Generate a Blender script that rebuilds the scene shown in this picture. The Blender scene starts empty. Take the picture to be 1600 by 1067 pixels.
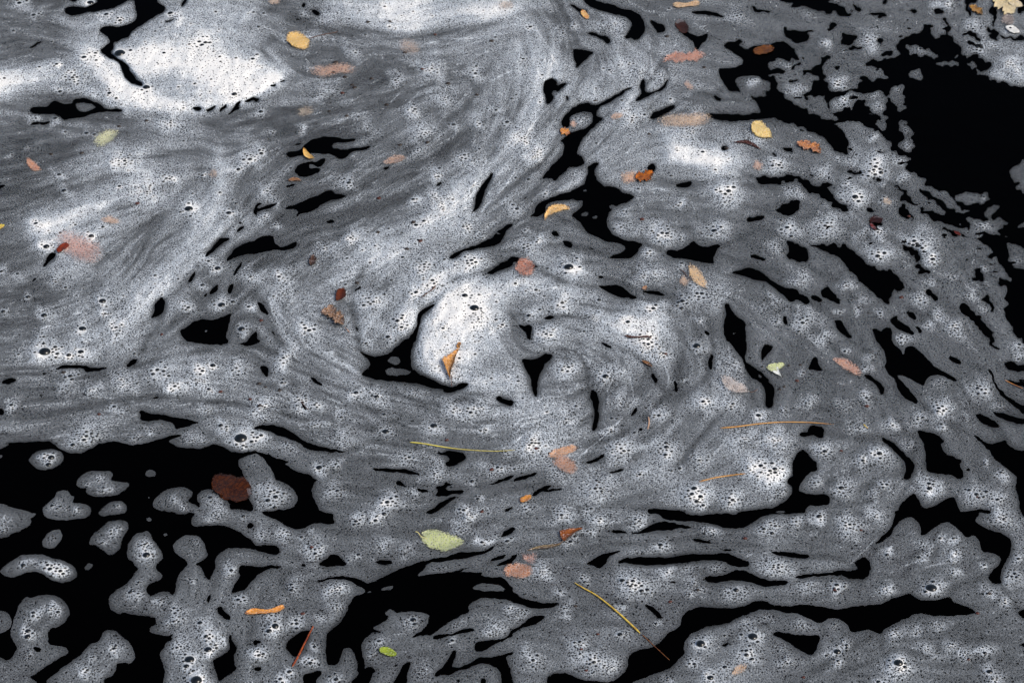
import bpy, math, random
import numpy as np
random.seed(7)
rng = np.random.default_rng(7)
scene = bpy.context.scene
col = scene.collection
# ------------------------------------------------------------------ camera, sky, sun, exposure
CAM_H = 1.70                       # eye height over the water, metres
PITCH = math.radians(33.0)         # looking down
HFOV = math.radians(21.0)
cam_data = bpy.data.cameras.new("camera")
cam_data.sensor_width = 36.0
cam_data.lens = 18.0 / math.tan(HFOV / 2)
cam_data.clip_start = 0.05
cam_data.clip_end = 500.0
cam = bpy.data.objects.new("camera", cam_data)
cam.location = (0, 0, CAM_H)
cam.rotation_euler = (math.pi / 2 - PITCH, 0, 0)
col.objects.link(cam)
scene.camera = cam

world = bpy.data.worlds.new("World")
scene.world = world
world.use_nodes = True
wn = world.node_tree
wn.nodes.clear()
sky = wn.nodes.new("ShaderNodeTexSky")
sky.sky_type = 'NISHITA'
sky.sun_disc = False
SUN_EL, SUN_ROT = math.radians(40), math.radians(125)
sky.sun_elevation = SUN_EL
sky.sun_rotation = SUN_ROT
sky.air_density = 1.0
sky.dust_density = 4.0
bg = wn.nodes.new("ShaderNodeBackground")
bg.inputs["Strength"].default_value = 0.11
wo = wn.nodes.new("ShaderNodeOutputWorld")
wn.links.new(sky.outputs[0], bg.inputs["Color"])
wn.links.new(bg.outputs[0], wo.inputs[0])
sl = bpy.data.lights.new("sun", 'SUN')
sl.energy = 2.1
sl.angle = math.radians(28)
sl.color = (1.0, 0.95, 0.88)
sun = bpy.data.objects.new("sun", sl)
# direction to the sun: behind and right of the far side
sd = (math.cos(SUN_EL) * math.sin(SUN_ROT), math.cos(SUN_EL) * math.cos(SUN_ROT), math.sin(SUN_EL))
from mathutils import Vector
sun.rotation_euler = Vector(sd).to_track_quat('Z', 'Y').to_euler()
sun.location = (0, 0, 8)
col.objects.link(sun)
vs = scene.view_settings
vs.view_transform = 'Standard'
vs.look = 'None'
vs.gamma = 1.0
vs.use_curve_mapping = False
vs.exposure = 0.3
scene.render.engine = 'CYCLES'
scene.cycles.transparent_max_bounces = 12
# Shapes of the open black water (W) and of foam lying in it (F), traced patch by patch.
# Patch r,c covers photo pixels 400c..400c+400 by 266.7r..; numbers are quarter pixels inside the patch.
W = {}
F = {}
W[0,0] = """850,-10 845,40 858,100 850,130 800,160 740,175 690,165 630,178 615,190 640,210 670,225 690,262 670,290 635,312 640,330 665,350 690,365 720,378 745,400 765,440 780,465 782,490 810,515 850,535 905,542 880,520 850,500 835,475 815,450 805,420 770,390 735,370 705,355 695,335 715,300 712,270 740,260 775,240 810,232 820,205 860,175 905,145 950,118 985,95 1010,90 1035,70 1040,50 1010,35 985,10 985,-10
600,-10 615,20 560,45 500,50 430,45 405,65 415,90 450,100 500,95 560,80 620,70 700,60 750,35 800,10 850,5 850,-10
420,-10 430,8 470,12 490,-10
185,690 210,670 290,675 320,650 345,632 370,640 400,655 450,655 470,650 455,635 480,620 520,615 560,630 600,645 635,660 655,680 700,688 765,682 770,698 740,705 680,700 620,705 560,725 500,738 440,748 390,748 370,730 340,712 280,718 220,712 190,705
190,778 240,768 320,765 320,775 260,785 200,788
1205,670 1240,672 1270,682 1230,694 1208,686
1285,700 1320,675 1360,658 1350,672 1310,700
1370,700 1385,675 1425,650 1420,670 1390,692 1378,706
1425,728 1455,690 1490,635 1520,628 1500,655 1495,685 1460,700 1440,725
1520,632 1600,608 1600,625 1550,642
1130,40 1160,5 1175,-5 1168,18 1140,48
1010,140 1060,130 1100,116 1090,130 1040,144
180,300 270,253 262,270 200,305"""
F[0,0] = "475,655 520,645 570,650 610,670 580,690 540,705 500,700 480,680"
W[0,1] = """285,45 295,18 312,25 300,58
345,70 370,60 400,85 395,100 365,90
490,-5 510,5 530,-5
240,120 270,118 272,129 250,128
140,515 185,498 190,508 150,522
85,535 125,528 120,547 90,544
-5,620 20,615 25,630 -5,645
180,970 215,955 255,948 290,930 320,900 370,870 440,853 500,858 560,872 640,872 610,888 560,893 500,898 475,912 480,930 530,935 600,935 650,925 730,910 710,927 650,945 600,955 580,975 545,1000 515,990 485,965 420,965 370,958 300,965 250,980 210,985
240,905 290,893 280,910 250,914
245,1075 260,1045 300,1020 350,1015 380,1020 410,998 440,993 435,1020 400,1045 370,1040 340,1030 325,1050 350,1060 345,1075
785,1060 850,1032 820,1064"""
W[0,2] = """440,-10 460,20 500,50 560,70 620,88 690,100 735,120 752,155 735,200 700,240 725,245 750,235 775,262 810,235 832,190 828,140 805,100 760,78 700,60 650,42 590,28 530,10 500,-10
350,25 390,35 430,60 475,70 470,85 425,78 390,55
470,205 520,210 580,230 615,250 618,270 595,280 570,250 520,228 480,218
388,305 430,312 490,325 512,332 480,360 450,380 420,415 405,440 400,400 385,350
200,520 215,505 250,495 275,510 285,545 310,530 350,520 325,545 300,565 290,580 265,610 245,648 222,655 212,610 198,560
340,605 352,600 357,630 348,640
310,770 320,745 350,712 380,680 420,655 490,645 500,665 550,650 620,620 680,580 740,545 765,540 720,570 670,605 610,645 560,665 530,690 530,735 580,735 540,770 510,800 480,830 450,865 420,910 408,955 412,970 440,985 452,1010 450,1035 400,1045 345,1055 340,1075 230,1075 245,1040 290,1000 322,970 330,930 325,890 300,885 345,850 365,830 410,820 470,800 505,765 515,735 495,705 450,700 400,710 365,735 358,770 355,800 320,800
760,640 800,610 815,585 805,545 805,510 835,490 830,540 835,580 870,585 920,565 960,525 980,488 978,512 945,562 900,587 850,602 800,632
860,745 885,705 930,695 980,670 1025,658 1000,690 960,715 910,735 870,752
862,125 900,140 960,170 955,200 915,212 895,180
1020,160 1060,140 1085,145 1090,185 1110,215 1160,235 1205,215 1225,215 1220,245 1190,275 1165,310 1135,328 1145,300 1140,270 1110,240 1070,220 1040,190
1105,80 1160,70 1240,75 1300,92 1355,115 1290,108 1220,98 1150,90
1480,45 1530,50 1610,75 1610,87 1560,82 1510,65
1325,290 1345,270 1400,262 1420,250 1450,258 1430,275 1420,290 1460,305 1530,300 1540,285 1610,300 1610,510 1590,515 1540,480 1480,473 1420,482 1390,510 1410,545 1430,575 1490,595 1540,610 1570,608 1600,580 1610,580 1610,745 1540,745 1480,750 1400,760 1300,755 1230,735 1210,720 1250,712 1320,715 1400,720 1480,725 1540,715 1560,695 1535,650 1520,625 1480,590 1440,580 1400,575 1355,570 1325,520 1300,470 1290,435 1340,430 1400,425 1440,400 1450,370 1400,340 1350,310
1255,600 1275,595 1305,625 1302,637 1270,620
480,1075 475,1045 500,1030 550,1018 530,1045 515,1075
855,1075 850,1045 885,1025 900,1045 895,1075
1305,930 1320,912 1345,918 1355,932 1335,945 1315,942"""
F[0,2] = "250,575 270,562 288,575 280,600 258,605 248,592"
W[0,3] = """20,-10 60,5 150,35 220,50 300,60 370,75 430,85 480,110 510,118 518,75 480,55 440,40 400,20 370,-10
110,175 160,185 250,215 262,235 225,275 170,262 120,250 108,210
-10,300 30,275 80,262 110,268 150,305 180,345 195,380 150,378 90,372 40,378 -10,375
-10,445 40,440 80,447 130,440 100,457 50,467 -10,465
190,385 220,390 215,415 180,435 150,440 160,425 190,410
335,350 370,355 378,385 345,405 300,440 265,465 320,485 330,500 380,497 352,470 332,440 345,402 300,436 265,462 230,472 200,460 230,455 280,430 330,395 345,375
600,405 640,395 740,375 828,350 805,280 825,235 900,218 970,200 960,155 1020,170 1040,190 1030,215 1060,245 1115,240 1120,170 1095,110 1110,100 1130,160 1130,200 1150,240 1180,270 1215,300 1205,350 1240,365 1275,348 1310,345 1345,370 1395,395 1395,420 1370,445 1310,435 1305,455 1350,470 1420,505 1490,525 1560,550 1610,560 1610,1080 885,1080 870,1040 890,1010 880,990 830,980 785,940 775,900 740,855 700,820 640,800 580,768 470,765 400,770 450,745 400,715 380,690 365,640 350,595 270,600 200,605 240,590 280,560 270,545 305,525 290,510 325,500 370,490 370,560 430,575 540,570 575,540 570,520 600,512 730,505 765,490 750,460 720,445 740,440 620,418
-10,490 30,480 60,510 70,555 100,600 150,640 200,680 230,700 300,735 380,750 450,745 470,765 400,770 440,790 480,830 495,880 500,960 490,972 440,955 395,925 370,885 290,835 210,790 130,765 60,750 -10,745
215,615 255,612 262,630 235,632
455,215 500,210 545,240 540,275 500,283 460,265
690,245 715,250 740,265 710,285 690,275
480,300 560,290 600,305 540,314
380,155 420,150 440,165 410,180 390,175 400,190 385,200
700,330 760,320 800,340 740,352
525,40 570,43 600,65 560,62
720,10 750,5 760,30 730,28
630,85 690,86 740,98 700,104 650,97
810,60 860,65 850,80 815,72
870,55 900,60 935,82 915,105 900,80
1035,75 1060,60 1090,55 1110,85 1090,95 1060,87
400,415 440,418 465,435 430,442
570,490 620,485 645,495 630,510 590,515
130,510 190,505 195,520 140,530
1230,-10 1240,30 1225,60 1240,90 1275,120 1260,90 1250,50 1265,20 1300,25 1310,-10
1395,40 1420,45 1430,80 1400,90 1385,70 1390,60
1360,172 1375,168 1410,190 1470,230 1540,235 1610,240 1610,256 1540,250 1480,245 1430,217 1400,200
1365,205 1420,213 1445,245 1420,252 1385,232
1220,205 1280,213 1330,250 1325,265 1290,237 1240,242 1265,230 1225,217
1400,90 1412,100 1410,140 1430,160 1415,165 1398,130
1545,-10 1610,-10 1610,90 1570,80 1560,50 1600,40 1570,15
1520,333 1570,340 1540,349
100,925 130,920 165,942 140,950 110,938
10,958 40,965 62,985 35,984
680,943 745,953 740,963 690,960"""
F[0,3] = """-10,515 10,530 22,555 10,572 -10,572
870,445 920,435 960,455 978,480 960,500 900,498 875,490
770,545 820,530 860,535 862,570 850,620 858,660 835,712 790,670 785,630 750,610 745,595 775,580
845,745 865,760 885,790 918,820 915,845 895,865 905,880 930,915 900,945 865,965 840,945 812,905 840,880 860,865 840,840 805,810 815,780
385,640 420,615 470,590 520,578 590,575 650,572 710,580 745,605 740,635 730,650 748,680 735,715 745,760 735,820 700,805 675,780 680,765 710,745 700,715 660,705 630,680 615,640 600,620 560,645 510,680 470,700 430,715 395,700 380,670
605,712 640,705 670,722 640,735
860,280 900,290 950,285 1000,310 1030,335 1075,350 1060,365 1010,355 960,350 920,362 895,340 870,310
1030,395 1080,385 1140,390 1180,385 1215,408 1180,415 1120,420 1060,415
1235,400 1280,392 1320,410 1310,430 1275,440 1250,415
1160,355 1190,350 1202,365 1170,380
1555,545 1590,520 1610,510 1610,560 1570,552"""
W[1,0] = """-10,105 20,90 40,85 35,100 0,118
258,608 290,565 315,520 350,512 357,525 320,562 290,592
198,697 235,658 232,677 210,702
1270,548 1310,500 1360,450 1375,425 1440,420 1430,440 1390,455 1350,490 1310,530
1470,395 1490,365 1530,345 1520,365 1495,385
1490,328 1510,323 1522,335 1505,340
1420,580 1430,545 1470,490 1540,450 1610,440 1610,520 1540,525 1480,540 1440,560
1453,672 1465,625 1500,580 1522,570 1492,612 1470,650
1420,762 1430,715 1465,700 1457,737 1440,774
1273,792 1300,763 1297,785
1308,782 1340,730 1365,703 1362,747 1330,777
1178,702 1195,660 1225,616 1217,660 1192,702
1128,708 1162,698 1150,712
940,930 965,890 970,840 1010,788 1035,820 1030,870 1000,905 960,925
1130,1000 1170,985 1210,945 1270,925 1320,940 1370,925 1410,905 1460,890 1440,915 1430,970 1415,1010 1415,1050 1440,1075 1170,1075 1160,1055 1135,1035
1540,1075 1570,1040 1590,1010 1610,1000 1610,1075
1590,240 1610,230 1610,290 1590,265"""
F[1,0] = "1275,1005 1292,998 1302,1006 1285,1014"
W[1,1] = """245,-10 250,20 270,45 310,45 350,30 400,15 410,-10
188,97 240,78 252,88 200,107
170,238 210,222 280,205 330,180 400,150 440,128 475,125 490,145 540,158 600,155 550,168 500,178 440,200 400,215 375,245 340,265 290,270 245,300 275,262 260,245 210,240
-10,225 30,198 42,205 0,232
-10,250 60,225 150,203 100,234 40,250 -10,265
-10,440 40,415 105,400 115,430 120,465 160,480 210,465 250,440 260,462 230,488 170,497 120,495 60,508 -10,520
440,320 480,308 502,320 450,337
1353,265 1370,220 1380,150 1410,100 1440,55 1475,12 1482,25 1455,80 1430,140 1410,200 1380,252
1118,102 1150,76 1172,68 1150,97
1200,562 1230,525 1290,495 1360,475 1420,450 1480,420 1520,375 1560,345 1610,325 1610,340 1565,375 1550,420 1520,460 1470,475 1400,485 1320,498 1280,520 1250,545
1350,670 1430,650 1450,645 1490,610 1550,570 1610,545 1610,590 1550,620 1490,640 1400,665
930,1075 980,1020 1010,970 1010,910 1030,875 1080,850 1132,828 1100,857 1060,885 1035,920 1022,970 1007,1030 1000,1075
12,820 35,828 60,865 87,900 75,907 40,885 20,855
93,998 122,1025 115,1032 95,1010
-10,1040 20,1060 25,1075 -10,1075
628,958 640,985 642,1012 630,1002
613,757 657,713 652,737 620,762"""
F[1,1] = "1505,388 1540,393 1542,404 1510,403"
W[1,2] = """0,322 60,300 130,285 150,265 145,240 170,205 230,175 290,155 360,140 420,110 460,75 475,30 475,-10 515,-10 515,30 540,75 580,100 640,108 675,120 690,145 730,150 775,165 740,190 690,210 640,235 610,260 590,320 605,370 640,405 700,435 760,445 830,458 800,480 780,520 750,548 680,548 610,548 605,540 650,525 700,510 718,490 700,465 640,450 580,440 520,415 470,385 445,345 410,310 370,280 420,250 445,215 445,190 390,185 300,190 240,200 215,215 210,240 212,262 170,287 100,294 30,315
180,55 220,20 240,-10 335,-10 320,20 290,45 270,75 255,55 220,50
50,187 105,158 92,177
245,385 280,380 302,410 290,417 260,404
313,438 350,443 382,465 370,487 335,472
458,484 527,485 500,497
-10,540 40,545 75,570 110,580 170,605 150,612 100,605 70,590 40,575 -10,570
1020,95 1060,78 1120,72 1125,90 1090,110 1040,108
960,510 1000,495 1030,510 1070,490 1110,465 1140,437 1160,465 1210,480 1290,465 1310,470 1280,500 1265,540 1265,590 1200,575 1130,560 1060,550 1010,545 970,530
1473,305 1530,288 1587,286 1570,305 1510,320 1478,320
1510,55 1560,45 1610,40 1610,95 1560,80
1483,530 1530,523 1602,565 1560,564 1500,547
1365,635 1430,620 1480,608 1520,620 1560,640 1610,670 1610,705 1540,690 1460,665 1400,645
505,718 560,722 620,718 650,712 690,730 730,765 800,803 750,800 680,795 620,770 560,735
525,663 560,656 587,668 550,670
793,755 850,746 910,753 962,778 960,787 920,782 850,764
195,920 235,906 282,915 250,927 210,932
30,960 70,970 110,965 130,975 120,1010 120,1065 105,1060 85,1010 50,975
1325,830 1360,830 1370,870 1400,905 1440,935 1465,960 1465,1075 1345,1075 1325,1020 1325,950 1345,900 1335,860
1203,998 1237,1015 1232,1037 1205,1017"""
F[1,2] = """440,125 460,119 477,128 460,139 445,136
430,275 445,262 470,262 482,275 470,290 440,290
500,290 520,282 543,290 530,304 505,302
610,225 630,212 655,218 640,235 615,240
1370,1015 1397,1013 1392,1034"""
W[1,3] = """-10,45 60,45 150,40 210,50 260,75 320,95 380,120 400,150 420,190 470,220 508,245 480,255 430,225 370,190 310,150 250,115 190,80 120,72 60,85 -10,90
40,260 90,215 150,190 200,185 215,205 200,235 160,275 130,290 80,270
325,75 370,73 432,105 400,117 350,102
243,12 270,28 292,43 265,38
475,5 510,9 590,8 597,22 540,32 500,24
900,-10 940,30 985,70 1000,100 1050,115 1110,130 1145,165 1165,205 1200,232 1250,242 1270,262 1240,270 1170,250 1120,225 1060,180 1010,140 960,112 940,115 1000,165 1060,215 1110,260 1120,278 1060,278 1010,265 950,220 880,175 870,140 840,115 790,85 740,60 680,52 655,58 740,68 800,100 845,130 855,165 840,180 805,190 880,200 930,215 960,250 1000,290 1040,310 1120,335 1200,350 1280,370 1340,395 1360,430 1300,428 1220,402 1170,388 1080,352 1000,325 940,312 900,292 885,255 860,232 830,232 825,255 845,285 900,305 980,325 1060,350 1150,395 1200,410 1290,430 1380,475 1430,520 1450,560 1450,600 1500,640 1530,690 1480,685 1435,685 1460,710 1495,740 1490,780 1470,795 1500,835 1475,860 1490,920 1530,970 1535,1010 1560,1045 1590,1060 1590,1075 1610,1075 1610,-10
115,430 150,440 200,470 240,500 258,545 235,575 190,570 150,555 120,550 130,520 140,495
250,462 330,462 400,460 430,470 490,470 530,500 560,535 590,560 640,600 700,615 760,625 810,660 845,705 868,742 830,750 790,742 765,765 765,825 740,825 700,790 640,745 590,705 540,650 490,590 440,550 380,515 310,485
-10,665 40,700 100,730 170,740 200,775 260,790 270,830 240,840 210,820 180,805 145,822 110,790 50,740 -10,700
273,783 310,788 342,810 330,827 290,812
325,745 380,735 420,770 470,830 420,825 370,800 335,790
93,913 110,903 127,950 110,972
410,935 450,935 475,970 500,1010 535,1045 510,1055 470,1025 430,980
650,990 690,990 710,1020 710,1000 740,980 770,985 780,1010 770,1075 685,1075 670,1030
775,915 800,905 830,950 880,985 910,1015 905,1032 860,1010 800,980 772,950
863,883 900,888 932,920 922,937 880,912
923,973 972,1005 950,1017 925,992
925,590 950,590 1010,645 1000,658 950,640
985,745 1040,755 1060,790 1055,820 1020,805 1000,770
1288,618 1330,623 1357,655 1337,692 1310,672
1353,790 1375,778 1392,815 1417,840 1427,882 1405,880 1390,850 1360,827
1200,825 1240,835 1280,880 1340,930 1380,980 1415,1060 1415,1075 1385,1075 1360,1030 1320,980 1270,930 1210,880 1200,850
820,458 870,478 940,508 952,560 925,572 908,540 860,492
923,138 947,170 935,182
623,223 660,238 662,272 625,262
630,320 680,293 720,310 717,337 700,345 752,355 740,362 690,345 665,345
1238,560 1252,553 1247,587
1128,880 1167,880 1150,892"""
F[1,3] = """1160,160 1200,143 1290,142 1350,140 1385,160 1385,185 1340,205 1290,225 1240,225 1200,205 1165,190
1350,250 1390,220 1430,205 1438,220 1430,260 1395,290 1400,310 1470,305 1500,345 1440,370 1455,405 1400,405 1330,395 1270,360 1240,310 1215,292 1280,297 1340,305 1380,310 1370,290
1490,465 1550,465 1610,480 1610,612 1560,610 1510,575 1505,540 1515,520
1560,345 1610,335 1610,355 1580,357
1475,395 1500,390 1522,409 1490,407
725,705 738,697 748,708 735,717"""
W[2,0] = """335,175 385,150 450,148 530,152 560,165 620,165 705,165 640,178 570,195 540,190 530,172 470,168 400,168
783,157 825,116 864,113 850,137 810,160
10,260 25,240 80,230 105,240 90,255 40,265
-10,420 20,420 30,440 20,460 -10,460
243,340 270,330 277,340 262,345
948,358 980,343 1017,346 980,360
263,205 275,193 292,205 275,214
870,435 900,435 920,448 1000,455 1090,475 1170,487 1230,500 1258,505 1220,520 1150,540 1100,548 1090,520 1060,500 1000,490 940,500 890,498 875,485 880,460
1210,-10 1230,10 1300,20 1380,22 1430,15 1420,0 1430,-10
1490,18 1540,8 1560,-10 1610,-10 1610,15 1540,27
-10,680 25,672 60,645 45,633 100,633 200,628 310,625 345,650 385,680 430,700 500,705 560,680 620,640 700,622 760,635 820,648 900,640 970,625 1030,605 1080,588 1170,583 1110,600 1050,625 1090,650 1150,668 1230,672 1290,660 1340,645 1390,655 1440,690 1500,700 1560,690 1610,680 1610,700 1540,715 1490,745 1495,790 1520,830 1540,900 1555,960 1560,1000 1590,1035 1580,1060 1540,1055 1480,1045 1440,1050 1430,1010 1400,960 1370,940 1320,925 1260,930 1230,965 1235,1000 1255,1020 1240,1075 -10,1075"""
F[2,0] = """180,740 215,700 270,675 330,672 380,690 405,725 385,760 340,795 285,808 230,795 195,770
478,880 510,840 560,810 640,808 700,812 712,840 690,870 750,875 805,880 812,900 770,935 735,962 680,975 620,975 560,960 530,945 550,925 500,920 480,900
905,820 920,800 960,800 980,820 965,845 930,850 910,840
270,1040 300,1010 335,980 360,935 400,930 430,935 450,965 475,968 450,1005 500,1010 545,1020 572,1050 575,1075 268,1075
625,1065 670,1020 720,995 765,1000 795,1030 795,1060 780,1075 630,1075
960,1000 985,965 1040,925 1100,912 1170,912 1205,940 1200,975 1170,1000 1220,1015 1245,1040 1240,1075 1110,1075 1080,1060 1020,1062 975,1050 960,1030
-10,700 30,712 10,730 -10,735
915,978 942,970 937,990
945,720 958,722 950,732
1248,710 1270,708 1262,720
-10,1050 40,1045 60,1065 -10,1075"""
W[2,1] = """650,50 690,85 740,98 790,92 830,75 880,40 920,0 925,-10 990,-10 985,20 975,60 965,120 975,165 1000,195 1050,220 1100,240 1160,270 1210,285 1225,290 1270,270 1330,255 1335,268 1300,295 1250,310 1200,322 1155,318 1190,305 1130,295 1060,280 1000,262 920,255 840,250 760,240 700,225 655,203 680,185 715,170 720,140 700,110 655,70
28,155 60,148 83,170 75,200 82,230 65,220 40,195 30,175
328,218 350,223 427,275 415,284 370,257
-10,535 40,523 100,522 170,535 210,560 260,600 330,635 400,655 480,675 580,690 540,698 470,692 400,682 340,678 300,660 290,645 220,615 150,590 80,555 -10,550
-10,690 60,700 130,735 180,745 235,745 190,760 175,765 220,795 280,820 340,835 370,865 400,865 370,880 352,910 355,960 385,1030 400,1075 100,1075 180,1060 235,1035 265,1000 260,960 230,915 180,880 125,868 110,820 60,740 20,712 -10,708
478,745 532,741 510,754
718,794 790,797 880,800 930,802 1000,820 1037,833 980,832 900,820 800,816 745,810
870,880 900,866 920,890 952,912 920,907 885,897
998,918 1060,923 1092,952 1040,944
1110,695 1180,688 1250,685 1300,705 1318,730 1290,750 1250,775 1200,782 1180,760 1215,748 1200,715 1150,705
1120,905 1170,905 1190,873 1205,888 1245,888 1190,910 1180,930 1230,935 1310,928 1300,945 1260,955 1200,965 1130,968 1115,960 1140,950 1135,920
1050,1075 1110,1045 1170,1000 1220,975 1262,963 1230,992 1170,1037 1110,1077
1443,892 1500,878 1560,853 1610,828 1610,842 1560,872 1520,890 1470,894
1550,1060 1610,1028 1610,1045 1570,1070
1500,345 1520,338 1545,365 1590,370 1610,375 1610,400 1580,405 1530,385 1505,365
278,378 327,430 315,434 285,400"""
F[2,1] = """820,120 850,95 885,93 905,120 895,148 855,148
805,190 820,172 870,163 930,175 985,190 930,212 870,218 825,210"""
W[2,2] = """65,110 120,115 180,100 215,75 262,90 240,120 205,150 185,190 165,240 158,345 145,345 125,290 120,230 95,190 70,140
495,300 520,310 545,360 548,395 540,420 545,480 530,540 512,567 500,560 512,510 520,450 505,400 492,350
553,7 580,8 637,50 600,42
868,198 890,203 912,240 907,264 885,247
743,467 765,425 784,406 777,442 755,467
718,502 732,488 728,500
1228,130 1245,73 1260,95 1252,172 1232,174
1013,248 1027,243 1037,312 1018,317
1013,200 1030,193 1025,212
450,765 510,740 560,710 580,701 570,732 530,752 480,767
588,827 650,807 702,791 690,807 640,824
8,872 40,850 100,836 167,813 150,837 90,857 30,874
118,967 160,930 210,903 267,896 230,917 180,942 140,970
183,939 260,923 337,910 290,932 230,942
793,552 815,543 822,560 800,564
0,827 30,818 20,830
155,865 185,858 170,872
1350,-10 1380,30 1400,60 1440,105 1455,130 1465,180 1490,220 1550,250 1585,300 1590,400 1610,415 1610,250 1560,195 1510,165 1465,130 1455,95 1470,50 1465,-10
1560,120 1560,60 1575,20 1610,15 1610,75 1580,95 1568,128
850,1050 920,1045 990,1055 1060,1062 1100,1075 850,1075
1410,1062 1480,1060 1550,1050 1610,1045 1610,1075 1410,1075
-10,370 5,380 5,400 -10,400"""
F[2,2] = "1540,215 1560,215 1567,242"
W[2,3] = """-10,35 30,30 35,42 10,70 -10,75
-10,260 20,262 38,290 45,330 30,370 35,405 20,420 -10,415
255,180 262,140 290,105 312,105 320,155 345,185 300,182 275,175
200,570 250,570 255,540 290,525 340,535 355,570 350,605 320,605 290,585 240,598 200,590
185,700 215,672 245,690 270,725 300,750 315,800 270,815 230,850 200,900 190,930 240,955 310,960 370,952 392,975 390,1010 350,1025 270,1025 240,1040 235,1075 -10,1075 -10,1055 60,1030 130,980 155,950 150,910 118,880 130,860 160,840 150,780 165,740
595,200 640,210 690,250 730,290 730,335 705,335 690,290 660,255 610,225
690,-10 710,30 735,80 745,130 730,160 745,190 790,230 815,300 850,350 900,375 935,395 940,370 915,340 880,300 850,270 820,230 800,205 850,215 900,240 950,265 980,285 985,245 1020,215 1060,205 1110,220 1160,250 1190,248 1160,225 1080,180 1020,140 990,100 960,70 910,35 870,35 855,50 855,90 840,80 835,55 790,20 770,-10
710,600 750,610 800,650 850,700 900,745 922,770 910,820 890,858 855,865 852,845 870,810 850,745 800,690 750,650 720,620
930,555 980,565 1030,575 1080,600 1110,630 1080,640 1090,680 1130,715 1180,730 1218,750 1200,770 1215,800 1225,850 1190,858 1140,830 1060,825 1000,815 990,770 990,700 970,630 940,585
1128,98 1170,98 1207,130 1207,152 1165,137
1365,170 1400,190 1410,240 1450,300 1500,345 1560,385 1610,410 1610,460 1570,430 1520,390 1460,340 1420,280 1395,220
1383,-10 1400,20 1440,43 1482,55 1430,54 1393,32
1478,140 1520,128 1560,150 1600,155 1600,190 1540,187 1500,167
1498,235 1540,253 1610,263 1610,282 1560,277 1500,252
1560,240 1590,236 1610,250 1580,250
1295,455 1340,460 1400,490 1450,525 1440,540 1390,535 1330,505
1400,435 1450,445 1520,465 1610,490 1610,520 1540,510 1470,485 1430,465
1270,580 1320,600 1370,640 1440,635 1490,615 1500,650 1550,675 1610,685 1610,1075 1580,1075 1575,1000 1550,920 1560,860 1530,820 1480,780 1430,745 1390,690 1330,630
805,1075 830,1020 870,980 920,950 945,990 970,1050 1040,1030 1090,1000 1130,975 1170,975 1190,1030 1200,1060 1260,1060 1330,1050 1390,1060 1400,1075
1233,797 1265,795 1267,810 1240,811"""
F[2,3] = """30,1075 60,1060 110,1055 112,1075
1040,590 1060,620 1095,650 1060,625"""
W[3,0] = "-10,-10 1610,-10 1610,1080 -10,1080"
F[3,0] = """-10,-10 60,5 140,15 195,45 205,65 170,95 100,130 40,155 -10,160
265,-10 575,-10 565,20 520,42 440,48 380,52 320,45 275,25
625,-10 785,-10 760,8 700,18 640,28 612,15
260,190 290,140 330,110 375,110 397,145 385,175 350,215 310,228 275,218
555,190 580,140 640,90 690,55 750,47 800,65 808,100 780,140 760,180 755,230 720,262 685,270 650,240 600,210 565,205
0,370 50,320 130,268 200,262 280,270 350,290 410,305 465,335 490,375 475,415 430,440 380,442 330,430 290,400 230,370 180,375 130,395 80,407 30,400
525,345 550,325 580,322 585,345 560,358 530,357
-10,620 30,618 65,640 78,680 65,725 20,755 -10,760
165,525 210,535 260,515 330,518 390,540 430,590 438,630 415,680 380,715 320,720 305,760 300,820 360,835 410,838 432,865 425,885 370,915 300,960 240,1000 180,1025 110,1035 60,1060 50,1085 -10,1085 -10,950 40,935 90,890 110,850 90,815 68,770 75,720 95,650 120,580
275,1085 320,1030 400,960 470,920 520,870 560,830 620,805 640,760 680,728 715,735 755,770 800,800 830,840 855,910 830,940 780,945 735,940 728,990 700,1030 650,1045 660,1085
800,250 800,200 830,150 880,122 925,115 950,145 970,185 1000,225 1022,260 1018,295 975,330 980,360 1010,380 1022,405 1000,430 950,440 922,465 922,500 945,530 980,510 1040,492 1065,500 1070,520 1100,500 1105,440 1120,390 1150,350 1180,330 1170,310 1130,275 1095,255 1083,215 1100,180 1150,145 1200,142 1250,155 1280,190 1290,240 1305,270 1280,295 1230,320 1215,333 1250,335 1275,370 1290,415 1320,430 1330,380 1350,350 1342,300 1370,255 1420,228 1500,220 1620,235 1620,340 1540,338 1495,335 1500,410 1470,450 1450,480 1450,510 1500,490 1540,480 1570,440 1620,390 1620,800 1585,800 1590,830 1620,850 1620,955 1570,965 1600,990 1620,1085 1570,1085 1540,1040 1490,1000 1465,930 1465,890 1485,845 1450,800 1445,765 1430,770 1438,850 1420,880 1370,905 1330,920 1345,990 1385,1085 1015,1085 1030,1010 1025,960 1000,900 1005,870 1040,820 1080,795 1060,770 1010,770 935,750 940,725 975,700 975,655 920,652 850,645 780,630 740,637 690,605 677,560 690,520 740,480 790,450 830,400 865,355 830,315 795,285
1095,-10 1620,-10 1620,215 1590,200 1570,165 1540,160 1500,125 1440,95 1380,85 1300,82 1220,92 1195,70 1200,40 1230,0 1190,5 1150,18 1110,10
910,40 940,30 955,45 940,60 915,55
1020,137 1040,126 1059,138 1035,152"""
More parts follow.
